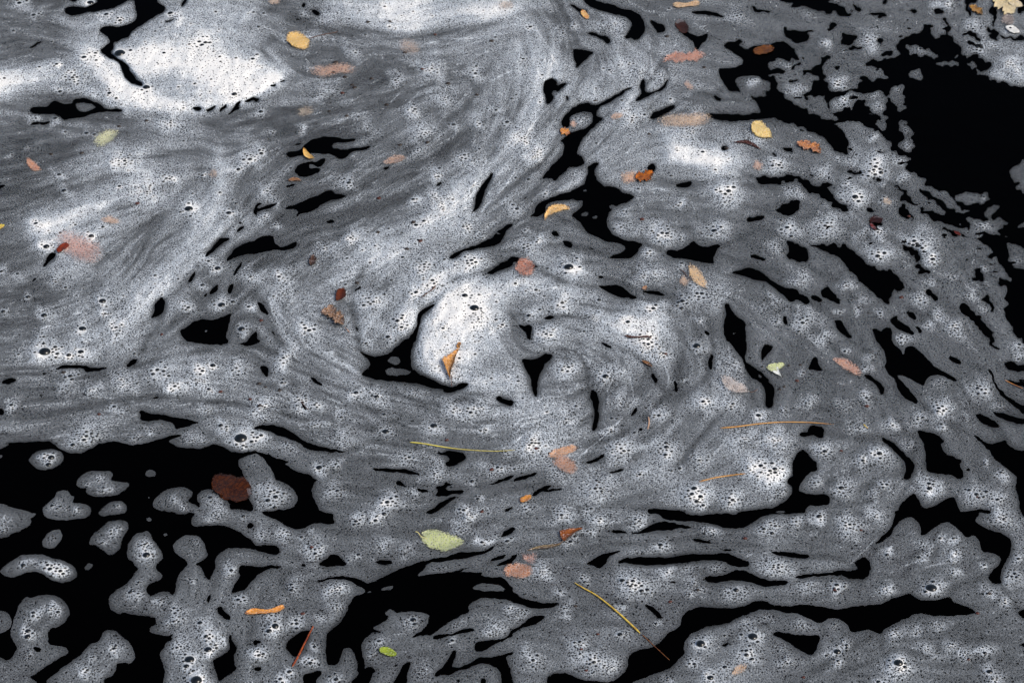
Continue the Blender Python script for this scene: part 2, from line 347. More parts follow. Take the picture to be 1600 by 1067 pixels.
# holes in the foam drawn after the foam patches
HOLES = {(3,0): """200,850 235,845 262,853 255,868 230,870
1293,567 1300,530 1322,510 1320,540 1305,572
1355,600 1385,587 1400,620 1440,655 1440,680 1410,670 1370,635
1053,770 1087,760 1080,777
1545,85 1565,65 1590,75 1580,100 1555,105"""}
W[3,1] = """20,-10 60,20 130,45 190,85 240,103 290,103 340,78 400,68 460,72 500,68 485,40 490,15 450,8 400,-10
-10,210 60,205 110,205 150,230 145,265 100,262 40,250 -10,235
388,325 430,300 465,268 510,265 535,295 575,322 540,332 470,340 410,335
285,330 310,320 312,340 290,347
-10,345 60,340 130,333 185,340 120,350 60,365 20,385 -10,400
735,310 790,300 850,303 858,320 810,332 770,322
375,430 430,420 500,402 560,400 620,412 670,435 700,450 740,430 800,405 850,375 920,350 980,325 1060,300 1120,292 1180,280 1230,265 1280,250 1340,250 1420,245 1470,225 1500,208 1480,235 1420,262 1360,280 1300,290 1200,300 1150,312 1110,310 1070,330 1050,360 1000,400 1080,390 1160,380 1240,372 1310,345 1290,368 1250,378 1380,375 1420,375 1405,395 1440,405 1530,405 1560,425 1590,455 1610,470 1610,560 1560,545 1490,535 1420,535 1360,560 1325,590 1340,625 1270,650 1200,690 1150,730 1100,765 1040,770 980,780 920,790 870,792 800,760 760,750 720,758 680,790 658,840 665,900 685,960 670,985 660,1030 640,1000 635,930 620,880 590,845 550,845 540,880 520,940 490,955 445,958 440,870 440,790 460,745 520,700 560,640 590,580 605,540 640,520 690,500 685,480 640,460 590,430 540,418 470,420 410,440
185,850 195,810 230,780 290,745 345,735 330,790 290,870 245,910 215,880
295,1015 350,1005 410,990 415,1010 380,1040 385,1085 305,1085
-10,800 30,803 37,820 -10,824
-10,965 40,968 30,992 -10,990
1105,775 1160,765 1240,760 1290,735 1340,722 1378,735 1330,748 1260,765 1190,778 1140,795 1110,790
1365,840 1380,810 1430,800 1500,800 1550,790 1610,755 1610,775 1550,800 1480,830 1440,860 1400,875 1370,865
1115,1010 1170,970 1210,910 1225,870 1255,858 1245,910 1220,965 1270,970 1330,950 1390,905 1440,905 1490,905 1560,885 1610,870 1610,885 1565,900 1575,950 1600,1010 1610,1085 1530,1085 1545,1020 1510,975 1450,945 1390,945 1330,975 1260,990 1220,1012 1150,1020 1130,1030
580,1085 630,1030 665,985 720,965 760,988 730,1010 710,1050 700,1085
850,1085 900,1000 920,950 975,928 945,1010 940,1085
853,972 897,940 887,964
973,927 1042,888 1000,910
1250,1050 1280,1041 1277,1067
1405,1060 1410,1035 1440,1045 1440,1085
1453,307 1520,273 1577,258 1540,292 1480,310
1470,340 1530,320 1610,285 1610,320 1540,332
1530,155 1550,125 1610,90 1610,130 1560,152"""
F[3,1] = """730,725 760,705 800,680 840,650 900,625 960,620 1030,622 1090,645 1080,680 1050,730 1000,765 940,785 870,790 820,775 780,745 740,735
805,630 830,607 865,610 885,630 850,650 820,650
775,488 810,465 870,456 850,480 800,494
690,494 742,498 700,509
1355,465 1400,445 1460,442 1520,455 1570,485 1520,495 1430,495 1370,485"""
W[3,2] = """860,-10 930,20 950,45 1040,55 1120,60 1220,65 1310,90 1400,103 1460,95 1520,55 1560,30 1610,15 1610,-10 1450,-10 1440,5 1400,15 1340,10 1260,8 1190,22 1130,20 1060,10 1000,-10
615,115 640,105 690,115 740,130 790,125 830,105 880,75 940,60 1010,62 1060,80 1130,100 1090,105 1030,98 990,118 920,112 860,125 790,135 720,132 650,130
1113,167 1170,170 1252,182 1230,197 1160,187
1303,230 1392,234 1350,247
460,322 510,295 560,265 620,248 695,240 640,260 600,285 590,320 560,345 520,345 490,330
650,318 700,290 770,285 850,285 930,285 1000,280 1060,270 1130,262 1240,262 1300,262 1340,255 1400,280 1450,300 1490,310 1480,340 1430,345 1370,330 1300,300 1230,300 1150,305 1060,315 970,325 880,332 780,328 700,318
1200,415 1220,400 1290,405 1340,385 1400,365 1440,362 1490,380 1540,410 1610,425 1610,465 1560,462 1490,440 1420,425 1340,430 1280,442 1230,435
978,435 1025,431 1030,442 990,445
578,514 610,516 614,525 590,524
818,573 860,583 900,608 932,640 940,667 915,662 880,622 840,592
-10,500 30,505 60,530 120,550 190,570 250,572 300,565 340,563 280,577 240,595 190,605 130,598 60,575 -10,560
-10,745 50,715 90,675 130,650 180,642 215,650 180,680 120,710 60,725 10,755 -10,758
1065,650 1090,625 1160,595 1240,597 1340,600 1440,595 1490,570 1530,552 1610,560 1610,605 1540,610 1470,640 1390,670 1340,695 1260,705 1180,730 1120,760 1080,800 1070,850 1085,885 1050,910 1000,965 960,990 900,1005 860,1020 800,1045 740,1065 620,1065 700,1010 725,960 728,905 770,870 840,855 890,840 930,810 960,770 1010,740 1055,710
225,1085 220,1035 260,1010 320,1005 380,1020 430,1045 500,1055 620,1060 740,1060 740,1085
1303,836 1350,813 1362,820 1340,842
-10,130 -10,95 25,95 20,110
-10,310 0,270 38,255 30,275 10,305
-10,1025 20,1085 -10,1085"""
F[3,2] = ""
W[3,3] = """-10,10 60,15 150,12 240,5 230,-10 -10,-10
795,-10 795,30 775,95 740,130 700,165 665,208 710,190 765,150 785,100 820,60 870,32 910,32 945,65 955,105 955,150 1000,130 1050,90 1100,60 1140,65 1190,110 1235,155 1260,155 1290,145 1315,165 1340,245 1400,250 1450,270 1465,300 1440,340 1400,370 1375,410 1410,445 1460,450 1455,400 1465,350 1500,290 1520,240 1525,180 1500,150 1430,120 1360,100 1310,75 1300,40 1320,15 1310,-10
-5,238 60,250 140,252 240,262 270,278 220,290 140,280 60,267
-10,427 70,425 130,430 120,448 60,460 -10,463
160,410 210,392 300,385 390,382 440,362 510,368 560,355 565,335 540,318 580,290 610,280 635,310 640,360 630,400 590,420 540,420 470,400 400,395 300,403 200,412
-10,570 80,585 150,588 230,575 330,590 420,608 480,605 520,592 620,580 710,575 770,545 830,520 890,508 930,540 980,553 1060,550 1110,530 1140,530 1160,560 1230,585 1280,605 1300,632 1250,642 1180,645 1100,645 1020,645 960,630 900,645 830,680 760,710 720,740 710,770 670,745 620,735 560,750 515,748 505,710 470,675 420,657 370,665 335,690 300,685 230,650 170,632 110,632 50,612 -10,608
25,762 60,745 140,757 230,770 320,768 328,790 310,840 290,890 265,897 220,875 150,830 90,785
1560,625 1610,605 1610,680 1590,660
1580,830 1610,800 1610,850
1585,-10 1595,30 1610,60 1610,-10"""
# how bright (thick) the foam is, cell by cell, 8 x 5 cells per patch, 0..9
BRIGHT = {
(0,0):"55666677 44678877 96587799 54456655 44466556", (0,1):"55678888 65556666 65545556 45556556 44455556",
(0,2):"65554455 76566655 77676554 66565555 66666875", (0,3):"44344445 43343445 33434456 34433333 54544333",
(1,0):"45667665 58765576 46765664 55667744 55666444", (1,1):"43645676 33456766 45676665 56657778 56657698",
(1,2):"56666575 55455554 55555444 76655564 56678545", (1,3):"44544343 55444433 44455433 54444444 45444445",
(2,0):"55655665 44555665 44555556 45544435 34443454", (2,1):"55655887 54555565 45454555 44545555 54444445",
(2,2):"56567555 65554565 66455555 66567557 45655655", (2,3):"45444434 44444443 54454444 75554443 54546454",
(3,0):"43344444 45535444 34444444 34444554 34444543", (3,1):"45454445 44444444 44445444 54444445 54444444",
(3,2):"55454445 54455445 44454445 44544555 55553465", (3,3):"54544545 55545545 44444445 45444444 45455444"}
# bubble clusters: x,y,spread,largest radius (quarter pixels); spread 0 = one large bubble
BUB = {
(0,0):"120,20,60,15 210,95,0,16 250,85,30,9 565,18,0,24 665,92,0,17 750,130,50,12 750,335,0,38 595,335,30,12 525,360,0,18 460,480,90,12 375,573,0,15 1260,280,80,16 915,548,0,25 685,583,0,16 1465,590,0,19 215,740,35,10 345,740,0,15 405,825,20,10 540,835,20,14 175,925,40,8 75,970,25,9 1065,85,0,18 1090,120,0,14 1060,770,80,9 780,1010,80,12 1560,1000,60,14 1490,1060,0,16 350,408,30,12 1580,370,0,14 840,200,0,13",
(0,1):"30,700,50,15 100,835,40,9 275,815,30,8 30,960,50,14 285,85,30,9 620,330,50,9 880,500,60,11 1100,430,70,10 1370,460,60,12 985,690,50,12 1235,780,40,14 1395,775,40,10 1060,830,80,9 1010,945,60,9 1310,985,70,12 1570,765,0,17 1500,690,0,13 415,145,80,8 420,590,90,8 1180,610,80,8 690,800,60,8",
(0,2):"390,155,40,10 115,170,0,13 320,210,60,9 620,160,100,7 730,405,40,9 800,450,60,7 910,470,60,8 1110,820,70,9 990,620,20,11 750,740,60,10 80,870,70,9 430,740,50,9 610,440,0,12 1195,950,25,13 1415,100,50,10 1360,290,50,9 1520,850,60,8 1130,700,80,7 70,370,0,12 160,960,60,8 1490,500,40,8",
(0,3):"250,85,40,9 435,15,30,7 1120,30,60,9 635,250,70,10 345,275,35,10 440,520,70,12 130,410,60,7 205,560,60,8 120,575,30,7 485,625,70,9 650,595,40,8 695,670,40,9 815,560,25,7 870,815,40,9 875,915,40,9 655,850,40,8 665,1040,80,15 50,1035,60,13 955,300,50,11 1280,180,80,10 1310,305,60,12 1415,290,50,9 1510,400,80,8 1515,180,25,14 435,1000,25,9 820,1000,60,8 520,1045,40,8",
(1,0):"920,130,100,9 400,125,0,17 370,25,0,16 1180,238,0,30 1430,265,0,20 570,410,0,20 290,475,0,22 225,330,0,15 747,98,0,13 640,815,0,26 650,820,60,10 515,988,0,26 275,905,0,22 300,880,60,8 175,790,0,17 340,690,50,10 410,730,0,13 1360,610,0,22 1300,565,35,12 1265,715,0,16 1385,838,0,25 1455,820,0,16 1555,850,0,14 1510,990,0,24 1170,850,50,13 1570,660,70,11 720,980,60,12 270,1040,30,11 20,880,0,15 660,900,50,10 110,645,0,13 10,630,0,13 1265,30,30,11 1050,50,60,11",
(1,1):"575,75,80,14 75,125,50,10 115,185,30,9 60,285,40,9 120,340,30,9 595,415,70,10 155,655,70,13 1140,35,50,10 1120,170,70,8 430,490,90,9 1050,600,90,11 1350,570,90,14 1110,690,80,14 1000,760,60,15 725,820,90,15 890,940,80,15 885,938,0,17 910,978,0,15 1305,780,0,21 1365,858,0,32 1390,920,60,9 1540,965,40,12 330,990,60,15 830,1045,40,15 1170,985,0,12 180,770,50,8 1320,350,60,11 1420,420,50,8 1000,340,0,16 1050,315,0,14 1170,245,30,10 990,180,40,12 735,820,0,13",
(1,2):"30,240,50,14 210,145,30,10 1350,130,70,17 1385,105,0,16 1330,200,40,9 1035,215,40,11 940,390,90,15 970,392,0,15 680,355,50,10 810,375,30,8 1270,370,80,16 1265,375,0,19 1050,430,30,10 860,515,60,11 90,475,50,12 160,435,40,9 355,602,0,33 405,548,0,12 795,595,0,12 820,650,90,9 1190,770,90,15 1080,820,70,16 1060,580,30,12 310,830,60,13 150,745,40,13 545,808,0,16 210,1020,80,12 880,860,50,14 725,945,0,16 1170,930,40,9 500,920,60,8 105,905,0,16 700,260,30,8 80,375,30,10 900,650,60,8",
(1,3):"670,10,100,16 545,160,80,17 545,165,0,22 745,195,50,12 850,50,50,9 485,80,50,9 325,30,50,8 120,355,70,15 360,345,120,13 45,480,60,9 930,455,110,15 690,530,70,17 1035,555,60,14 1030,555,0,20 1330,340,60,10 600,405,40,9 1165,675,60,9 480,705,40,10 850,608,20,8 1000,700,50,8 945,795,60,10 615,785,40,8 570,855,35,10 705,885,35,12 450,890,25,10 225,945,80,14 60,835,80,8 50,945,35,11 170,880,30,9 345,1030,60,9 835,1045,60,12 1065,905,60,9 1160,970,70,11 1350,870,40,9 1250,780,50,9 1360,720,25,9 990,965,40,9 1195,1020,50,9 1570,565,30,9 1350,165,30,8 1305,490,20,7 1350,600,40,8 700,385,50,10 170,120,60,8 170,680,80,8",
(2,0):"380,1035,40,11 490,1045,35,10 720,1030,25,9 640,930,40,9 540,890,30,8 1080,990,50,10 1150,1030,35,8 280,65,0,40 345,40,60,14 505,65,0,22 430,85,0,18 495,90,0,10 840,77,0,13 440,215,80,15 400,300,60,9 760,240,80,10 845,325,40,8 990,190,70,16 1055,215,0,15 1330,150,0,20 1255,185,60,13 1095,280,60,12 1480,170,60,11 715,405,40,13 75,390,50,13 550,590,100,14 455,645,0,18 540,590,0,14 840,605,50,9 1200,615,60,9 1380,525,0,19 1415,530,40,11 1505,605,0,44 1520,650,0,13 290,720,70,12 320,725,0,24 303,768,0,20 1285,430,50,9 610,840,50,8 1320,975,50,14 325,1025,0,14 940,550,40,9 105,85,30,10 1305,298,0,15 560,300,60,8 1230,240,80,9",
(2,1):"180,110,70,11 170,255,30,12 280,380,90,12 370,395,40,11 530,475,50,11 370,520,60,9 625,318,40,12 625,320,0,18 755,345,70,12 753,345,0,18 800,450,40,12 810,560,60,12 810,562,0,24 1110,527,0,26 1150,535,30,10 1340,440,50,13 1240,420,70,10 1430,560,40,9 20,590,50,14 200,650,50,9 395,788,0,22 430,780,40,11 500,780,40,11 955,720,60,12 1120,820,80,10 1350,873,0,16 1510,790,60,12 110,970,120,16 122,970,0,20 495,930,70,13 835,1000,80,15 820,1003,0,18 970,950,50,8 1300,1045,50,13 1385,985,30,12 1010,865,20,8 55,410,70,9 685,12,20,12 980,320,50,8 1410,410,50,9 500,600,90,7 1060,690,60,8",
(2,2):"345,165,60,13 585,215,80,12 585,218,0,22 625,565,30,11 345,485,50,9 850,15,100,13 1155,28,0,27 945,75,50,11 1380,130,90,9 1060,240,30,9 1210,370,70,13 1375,400,60,12 920,460,60,13 1540,462,0,20 955,400,20,9 955,665,80,14 965,660,0,18 962,635,0,16 960,708,0,15 680,670,110,12 120,640,90,12 1050,790,40,13 1560,780,90,15 1140,965,80,14 1140,918,0,22 1125,952,0,17 1178,968,0,18 1155,998,0,16 1195,1022,0,14 1380,990,80,14 540,910,100,13 1165,740,60,10 285,840,60,9 800,830,30,12 90,1045,30,10 470,1050,40,10 1350,265,60,14 700,390,60,8 1450,600,60,8",
(2,3):"490,65,30,12 660,85,50,8 605,160,40,10 205,210,30,8 620,350,60,12 245,390,50,9 110,430,30,9 1085,235,50,8 1335,300,80,14 1310,292,0,16 1075,420,90,14 945,480,70,12 780,525,40,10 1090,535,30,9 1450,400,50,8 1240,490,40,8 30,800,90,16 25,760,0,16 45,818,0,16 355,685,60,13 355,685,0,17 700,705,70,13 697,700,0,20 590,745,60,13 290,885,50,12 460,915,70,12 458,915,0,20 725,895,50,12 1010,890,80,14 1010,918,0,20 1310,950,80,16 1430,990,60,14 1460,820,60,12 1350,770,20,9 1570,110,40,12 80,950,40,8 880,650,40,8 660,965,40,7 40,620,90,9 490,410,60,8 1570,20,50,13 550,540,50,7",
(3,0):"690,130,45,11 640,190,30,10 740,90,25,9 330,150,25,8 30,60,30,9 905,200,60,11 915,265,0,26 875,272,0,12 300,345,60,16 375,360,80,14 145,330,0,17 1200,185,40,8 865,440,20,12 830,495,50,14 1440,370,35,15 1445,362,0,16 210,640,70,14 175,742,0,21 172,775,0,22 205,755,0,12 360,620,25,11 362,622,0,15 320,600,40,8 1100,630,60,13 1090,680,60,11 1250,690,0,19 1300,770,60,14 1300,855,0,25 1185,918,0,34 1165,960,0,21 1190,1020,0,25 1228,1048,0,38 1115,840,60,12 715,850,45,14 580,905,40,10 540,985,60,12 1500,540,50,14 1520,25,0,14 20,110,40,8 1350,20,60,9 180,880,50,7 1200,435,20,9 1000,550,50,9 1345,840,40,12",
(3,1):"625,55,60,14 750,45,45,14 800,10,0,18 180,120,70,11 35,150,50,9 370,240,80,13 370,257,0,15 285,155,0,13 350,100,25,9 640,265,40,14 575,300,40,9 230,480,60,14 490,480,80,10 120,710,0,26 82,740,0,20 100,670,60,11 255,695,50,15 410,640,50,9 510,590,60,9 340,940,60,14 370,835,35,12 25,890,60,14 210,1000,40,15 150,1045,40,14 500,1040,45,16 985,675,60,12 983,672,0,22 990,698,0,15 942,690,0,11 765,810,40,14 1225,800,40,14 1250,695,60,9 1480,750,70,9 1280,100,60,10 1420,190,40,12 1565,185,40,14 1030,990,70,8 730,880,40,9 915,240,40,8 800,230,60,7 1330,20,70,9 1580,600,40,10 1150,370,70,7",
(3,2):"300,20,60,13 545,45,60,11 780,65,70,12 940,200,50,13 928,203,0,18 480,120,50,11 395,150,0,13 365,183,0,15 1575,105,40,13 1250,110,70,8 1280,340,50,9 770,450,120,14 690,425,0,18 722,437,0,13 755,428,0,16 810,458,0,14 810,490,0,16 845,482,0,16 445,410,40,12 455,435,0,13 1400,485,0,20 1385,490,70,12 1140,440,50,9 1200,480,40,9 325,600,50,9 670,600,50,10 675,762,0,19 700,760,40,8 900,695,0,12 420,810,70,12 510,930,90,14 130,920,60,14 600,970,80,9 1180,820,0,32 1505,775,0,34 1465,890,70,16 1500,915,0,16 1135,945,50,13 1330,965,0,16 1240,1032,0,24 1480,700,60,11 1100,510,40,9 40,620,60,8 970,375,50,9 1100,350,60,9 185,375,70,8 970,1050,40,9 1580,660,40,9 300,490,40,11",
(3,3):"320,25,45,14 320,25,0,20 180,55,70,12 25,130,0,16 30,80,60,12 510,85,90,13 540,75,0,13 670,20,50,9 60,340,100,11 745,265,35,14 945,280,40,13 1075,162,0,14 1080,165,40,8 1160,162,0,13 960,220,50,8 1180,250,60,9 1355,330,30,12 1565,290,40,13 1550,395,60,14 1460,40,80,12 430,460,70,15 1022,472,0,36 1070,452,0,10 1375,505,40,12 1480,560,50,9 730,475,50,8 250,450,60,8 1150,380,50,9 420,705,30,10 433,870,0,26 490,830,50,12 430,930,50,11 815,940,0,32 855,965,0,15 820,980,100,9 790,750,50,10 1355,880,50,15 1385,995,0,21 1415,1040,70,11 120,940,50,10 210,710,50,10 940,740,50,8 1150,830,50,9 690,1058,0,16 1240,880,60,8 620,790,30,7 1000,860,60,8 100,830,40,8 1060,700,60,7"}
BANDS = [   # drawn-out thicker (+) and thinner (-) bands of the film: line, half width, amount
("205,105 225,75 260,55 300,52 330,75 345,105 400,118 425,118", 24, .14), ("130,82 160,108 190,138 250,160 320,165 380,152 432,125", 13, .26),
("240,90 300,100 360,110 410,110", 22, .20), ("-60,135 0,130 55,118 75,112", 20, .26), ("340,240 345,280 335,325 300,380 262,425 222,470 180,520 130,548 70,556", 15, .13),
("870,90 850,140 815,210 770,265 705,325 640,372 570,410 520,435", 15, .13), ("660,352 720,300", 12, .12), ("540,12 640,18 740,10 810,18", 20, .10),
("60,345 100,345 150,320 215,285 290,270", 16, .12), ("745,455 700,480 675,520 690,560 745,585 790,600", 22, .10), ("1055,238 1090,248 1130,252", 20, .17),
("970,505 1020,515", 20, .10), ("430,430 425,480 450,530 500,560 560,592", 14, .05), ("600,480 640,500", 20, .05), ("350,140 420,130 450,105", 8, .08),
("1040,780 1160,755 1200,735", 18, .05), ("790,700 860,690", 18, .06), ("160,600 260,570 380,585", 16, .03),
("145,185 200,182 270,188 350,190 430,180 520,160", 9, -.13), ("450,28 500,42 560,46 640,52 720,48 800,34", 7, -.12), ("540,138 580,118 600,125", 10, -.12),
("735,240 700,280 620,318 540,340", 12, -.08), ("10,250 80,240 180,212 260,205", 12, -.07), ("0,215 40,225 100,232", 14, -.06), ("400,205 480,200 600,225 660,230", 10, -.08),
("330,200 380,240 390,290 360,340", 12, -.06), ("60,330 20,335 0,345", 10, -.06), ("0,300 60,300 120,290", 8, -.06), ("150,440 170,400 190,390", 10, -.04),
("560,330 640,300 720,235", 9, -.07), ("0,470 60,480 130,450", 14, -.06), ("130,125 160,140 150,160 120,170", 9, -.12), ("270,120 240,130 215,125 205,110", 9, -.13),
("430,60 410,75 420,95", 6, -.10), ("520,100 560,92 600,100", 7, -.08), ("600,180 560,210 500,215", 8, -.05), ("-10,610 100,600 180,585", 10, -.05),
("560,650 700,700 860,720", 9, -.04), ("930,690 1000,650 1060,620 1090,560", 8, -.05), ("990,420 1060,470 1090,520", 8, -.05), ("440,345 560,335 640,320", 10, -.05),
("380,60 400,30 440,5", 8, -.08), ("700,150 760,110 800,60", 7, -.05), ("640,110 700,120 730,160 700,210", 7, -.06), ("860,60 850,120 800,180 760,230", 6, -.06)]
SEAMS = [   # valleys where two ribbons of foam meet
("569,414 562,434 552,458 550,481 557,515 562,545",6,.20),("660,481 684,468 704,441 734,431 768,424 800,416",6,.22),("799,491 806,505 815,516 828,530",5,.16),("846,505 869,496 903,495 930,497",5,.16),
("863,549 886,545 906,555 918,580 922,610",5,.16),("397,458 414,481 431,522 447,549 474,572 508,599 549,613 616,623 684,630 751,616",7,.14),("375,532 400,542 424,549 447,562",6,.14),
("542,704 582,690 636,697 677,707",6,.14),("730,735 775,727 830,712",6,.10),("836,418 880,440 929,448",6,.18),("981,460 1021,472 1053,497 1069,541 1061,573 1057,605 1021,637 997,661 941,693 913,725",6,.15),
("941,533 969,545 1005,561 1021,589 1045,617",6,.16),("1109,500 1113,549 1109,581 1085,605 1061,621",6,.15),("1061,730 1085,693 1113,661 1130,640",6,.12),("997,444 1037,460 1061,472 1090,500",6,.12),
("1021,661 1005,701 973,730 930,745",6,.14),("460,24 513,48 569,56 637,60 701,48 762,40 822,20 862,24",7,.13),("545,132 565,122 581,120 597,116",9,.16),("693,92 725,104 741,133 725,169 685,193",7,.10),
("605,90 637,104 645,120 605,149 560,152",5,.10),("741,193 725,217 685,237 621,265 573,289 520,305",10,.12),("380,189 440,197 500,177 540,173",8,.10),("858,149 842,193 814,225 774,265 760,290",6,.10),
("545,305 575,293 610,285 650,270",5,.14),("430,340 480,345 520,345 560,330",7,.10),("250,500 262,470 300,430 340,380 360,350",6,.12),("215,565 230,530 245,510",6,.12),("90,590 180,585 250,560 330,545",6,.12),
("0,655 100,640 220,625 330,628 420,640 500,660",7,.12),("120,560 60,575 0,572",5,.08),("780,450 740,440 716,452",4,.06),("880,345 930,365 960,385",4,.08),("940,470 1000,480 1060,520",4,.08),
("600,800 700,792 780,770 850,752",6,.12),("520,830 640,830 760,815 860,800 950,790 1040,800",6,.12),("900,840 1000,850 1100,838 1200,836 1330,850",5,.10),("720,860 800,850 880,860",5,.10),
("1350,760 1400,740 1430,700 1420,650 1400,600",7,.12),("1200,470 1260,500 1320,560 1370,600",6,.12),("1290,420 1340,470 1400,520 1450,560",6,.12),("1130,340 1190,360 1240,400 1310,440",6,.12),
("1030,290 1100,285 1180,290 1240,300",5,.12),("960,160 1010,130 1040,90",6,.14),("880,200 850,250 800,290 760,330",5,.10),("1130,140 1080,165 1030,190 950,190",5,.12),("905,60 880,90 860,120",5,.08),
("1400,880 1440,860 1470,830",5,.10),("1270,1050 1350,1000 1380,980",6,.14),("1460,1030 1470,1000 1500,970",5,.10),("1010,1000 980,960 900,950 820,930",6,.10),("400,1040 390,980 410,930",6,.12),
("1440,240 1400,300 1340,330",4,.08),("1560,420 1500,440 1430,430",5,.08),("1300,120 1350,110 1400,90",5,.08),("0,240 60,246 110,230",7,.08),("30,450 90,455 150,440",7,.07)]
SEAMS += [(s, 5.5, .125) for s in ("1385,367 1415,392 1437,415","1200,362 1262,377","1420,482 1450,492 1465,472","1450,460 1440,452 1417,453","1270,475 1300,492 1308,500","1227,500 1222,480 1224,465","1325,530 1350,545 1380,560","1462,472 1483,487 1500,492","1535,440 1542,462","1286,579 1320,583 1350,583","1382,617 1397,633 1432,673","1287,675 1340,685 1378,683","1435,630 1475,658 1517,680","1297,740 1299,773","1414,749 1430,758","1497,595 1525,638 1550,668","1501,570 1525,573 1541,575","1562,668 1572,687","1465,855 1457,870 1425,882 1412,900","1366,852 1360,870","1266,868 1300,870 1335,880","1283,972 1287,992","1377,992 1375,1025 1340,1040 1312,1050","1465,1012 1500,1000 1595,995","1375,1025 1407,1014 1450,1025","1482,932 1500,910 1545,902","1565,912 1590,950","845,827 895,822 940,822 954,829","900,880 880,872","950,930 975,940 1005,944","1083,825 1120,845 1180,852","1113,846 1126,858","1137,1003 1160,980 1200,975","895,383 915,388 950,400","947,434 975,442 1000,455","1040,463 1062,480 1075,492 1100,517","1007,381 1040,395","1127,384 1150,375 1190,355","1081,290 1125,280 1175,277","887,130 900,105","1010,122 1017,100 1020,70","1045,122 1040,100","990,160 950,180","1056,164 1090,150 1114,150","910,55 895,50 862,45","1005,35 1025,60 1025,85","1130,230 1112,212 1050,207 1015,212","1235,345 1290,330 1330,320","1200,330 1150,320 1100,330","1380,300 1350,270 1310,262","1400,640 1420,690 1425,740 1400,790","1180,560 1170,600 1190,640","1250,660 1270,640 1320,640","760,880 800,870 860,868","560,880 600,895 660,880","640,960 680,940 730,930","900,960 860,950 820,945","470,870 430,855 400,860","460,940 440,905 470,885","1060,820 1000,815 960,822","1350,905 1300,905 1250,900","1200,900 1150,905 1100,900","700,765 760,755 830,745","480,770 540,760 600,775")]
RIDGES = [("731,441 701,474 674,515 660,555 684,582 734,596 785,589 812,582",16,.13),("589,468 576,491 599,515 623,515 640,490",12,.12),("470,500 481,528 515,555 555,572",11,.10),("750,395 684,434 636,468 616,491",9,.12),
("800,436 869,451 920,462",9,.11),("845,530 870,515 900,508",8,.08),("961,505 1021,500 1050,533 1037,561",13,.09),("1140,690 1180,740 1200,760",14,.07),("1000,700 1030,690 1060,660",10,.08),("880,590 900,600 905,640",8,.06),
("430,470 440,510 460,540",10,.08),("640,640 760,660 850,650",12,.06),("960,240 920,270 880,300",8,.08),("1010,110 960,100 920,140 930,150",12,.10),("1050,170 1080,140 1060,115",10,.05),("1060,240 1120,255",14,.08),
("600,730 700,720 760,725",7,.07),("560,800 620,790 700,800",8,.06),("1050,915 980,912",9,.06),("340,250 345,300 320,350 280,400",8,.06),("505,115 470,130 440,150",5,.06)]
FLOW = [
"20,180 120,195 250,205 380,200 480,180 600,150 700,110 790,70", "-20,90 60,90 140,70 200,40", "880,20 875,110 830,210 740,290 640,370 520,430 440,480 455,540 560,600 680,625 800,640 900,640",
"760,60 790,140 760,220 680,300 560,350 420,390", "640,110 720,130 730,180 660,240 560,290 440,330 330,400", "600,190 560,240 480,290 380,370 300,430 240,490 170,540 60,570",
"500,60 600,70 640,100 600,130 520,140 460,120 440,80 500,60", "540,120 580,110 600,125 570,140", "380,230 365,300 310,380 250,440 180,520 80,560 -20,570", "200,230 290,235 345,270 330,330 270,410 200,480",
"-20,330 80,290 160,260 260,250", "-20,400 60,370 160,330 260,300", "-20,620 150,600 300,590 420,600 560,650 700,680 860,670 930,640 965,580 940,540 880,520 840,530",
"-20,690 200,650 400,640 600,690 760,730 900,730 1040,700 1100,620 1090,530 1000,460 860,430 740,440 670,490 660,560", "500,760 700,800 900,790 1050,750 1180,670 1200,600",
"540,830 760,840 1000,830 1200,800 1350,780 1430,700 1380,580 1300,480 1180,420 1040,380", "700,900 900,880 1100,900 1350,900 1500,880 1560,800 1520,650 1420,520 1300,430 1150,330",
"950,300 1100,290 1250,320 1400,400 1500,500 1600,610", "900,380 1000,400 1150,420", "1000,200 1150,200 1300,260 1450,340 1540,430", "900,60 960,110 940,180 860,260 780,330", "960,20 1010,80 1040,110 1010,150 930,190 870,250",
"1000,20 1200,30 1400,80 1560,120", "600,1000 750,950 900,970 1050,1000", "1080,1000 1300,980 1500,990 1620,1000", "60,1050 150,980 200,900", "800,950 900,980 1000,1000", "260,1040 300,960 310,880",
"210,60 240,40 320,30 400,45 430,80 430,120 380,155 300,165 220,150 170,115 140,85 80,60", "230,100 260,65 330,60 380,80 400,110 340,130 280,130", "540,30 700,40 820,30 860,80", "420,500 460,540 560,590", "620,460 600,500 580,545",
"680,500 720,480 780,500 800,560 830,600", "300,760 420,800 560,820", "1400,560 1470,640 1560,720", "1400,880 1500,840 1590,800"]
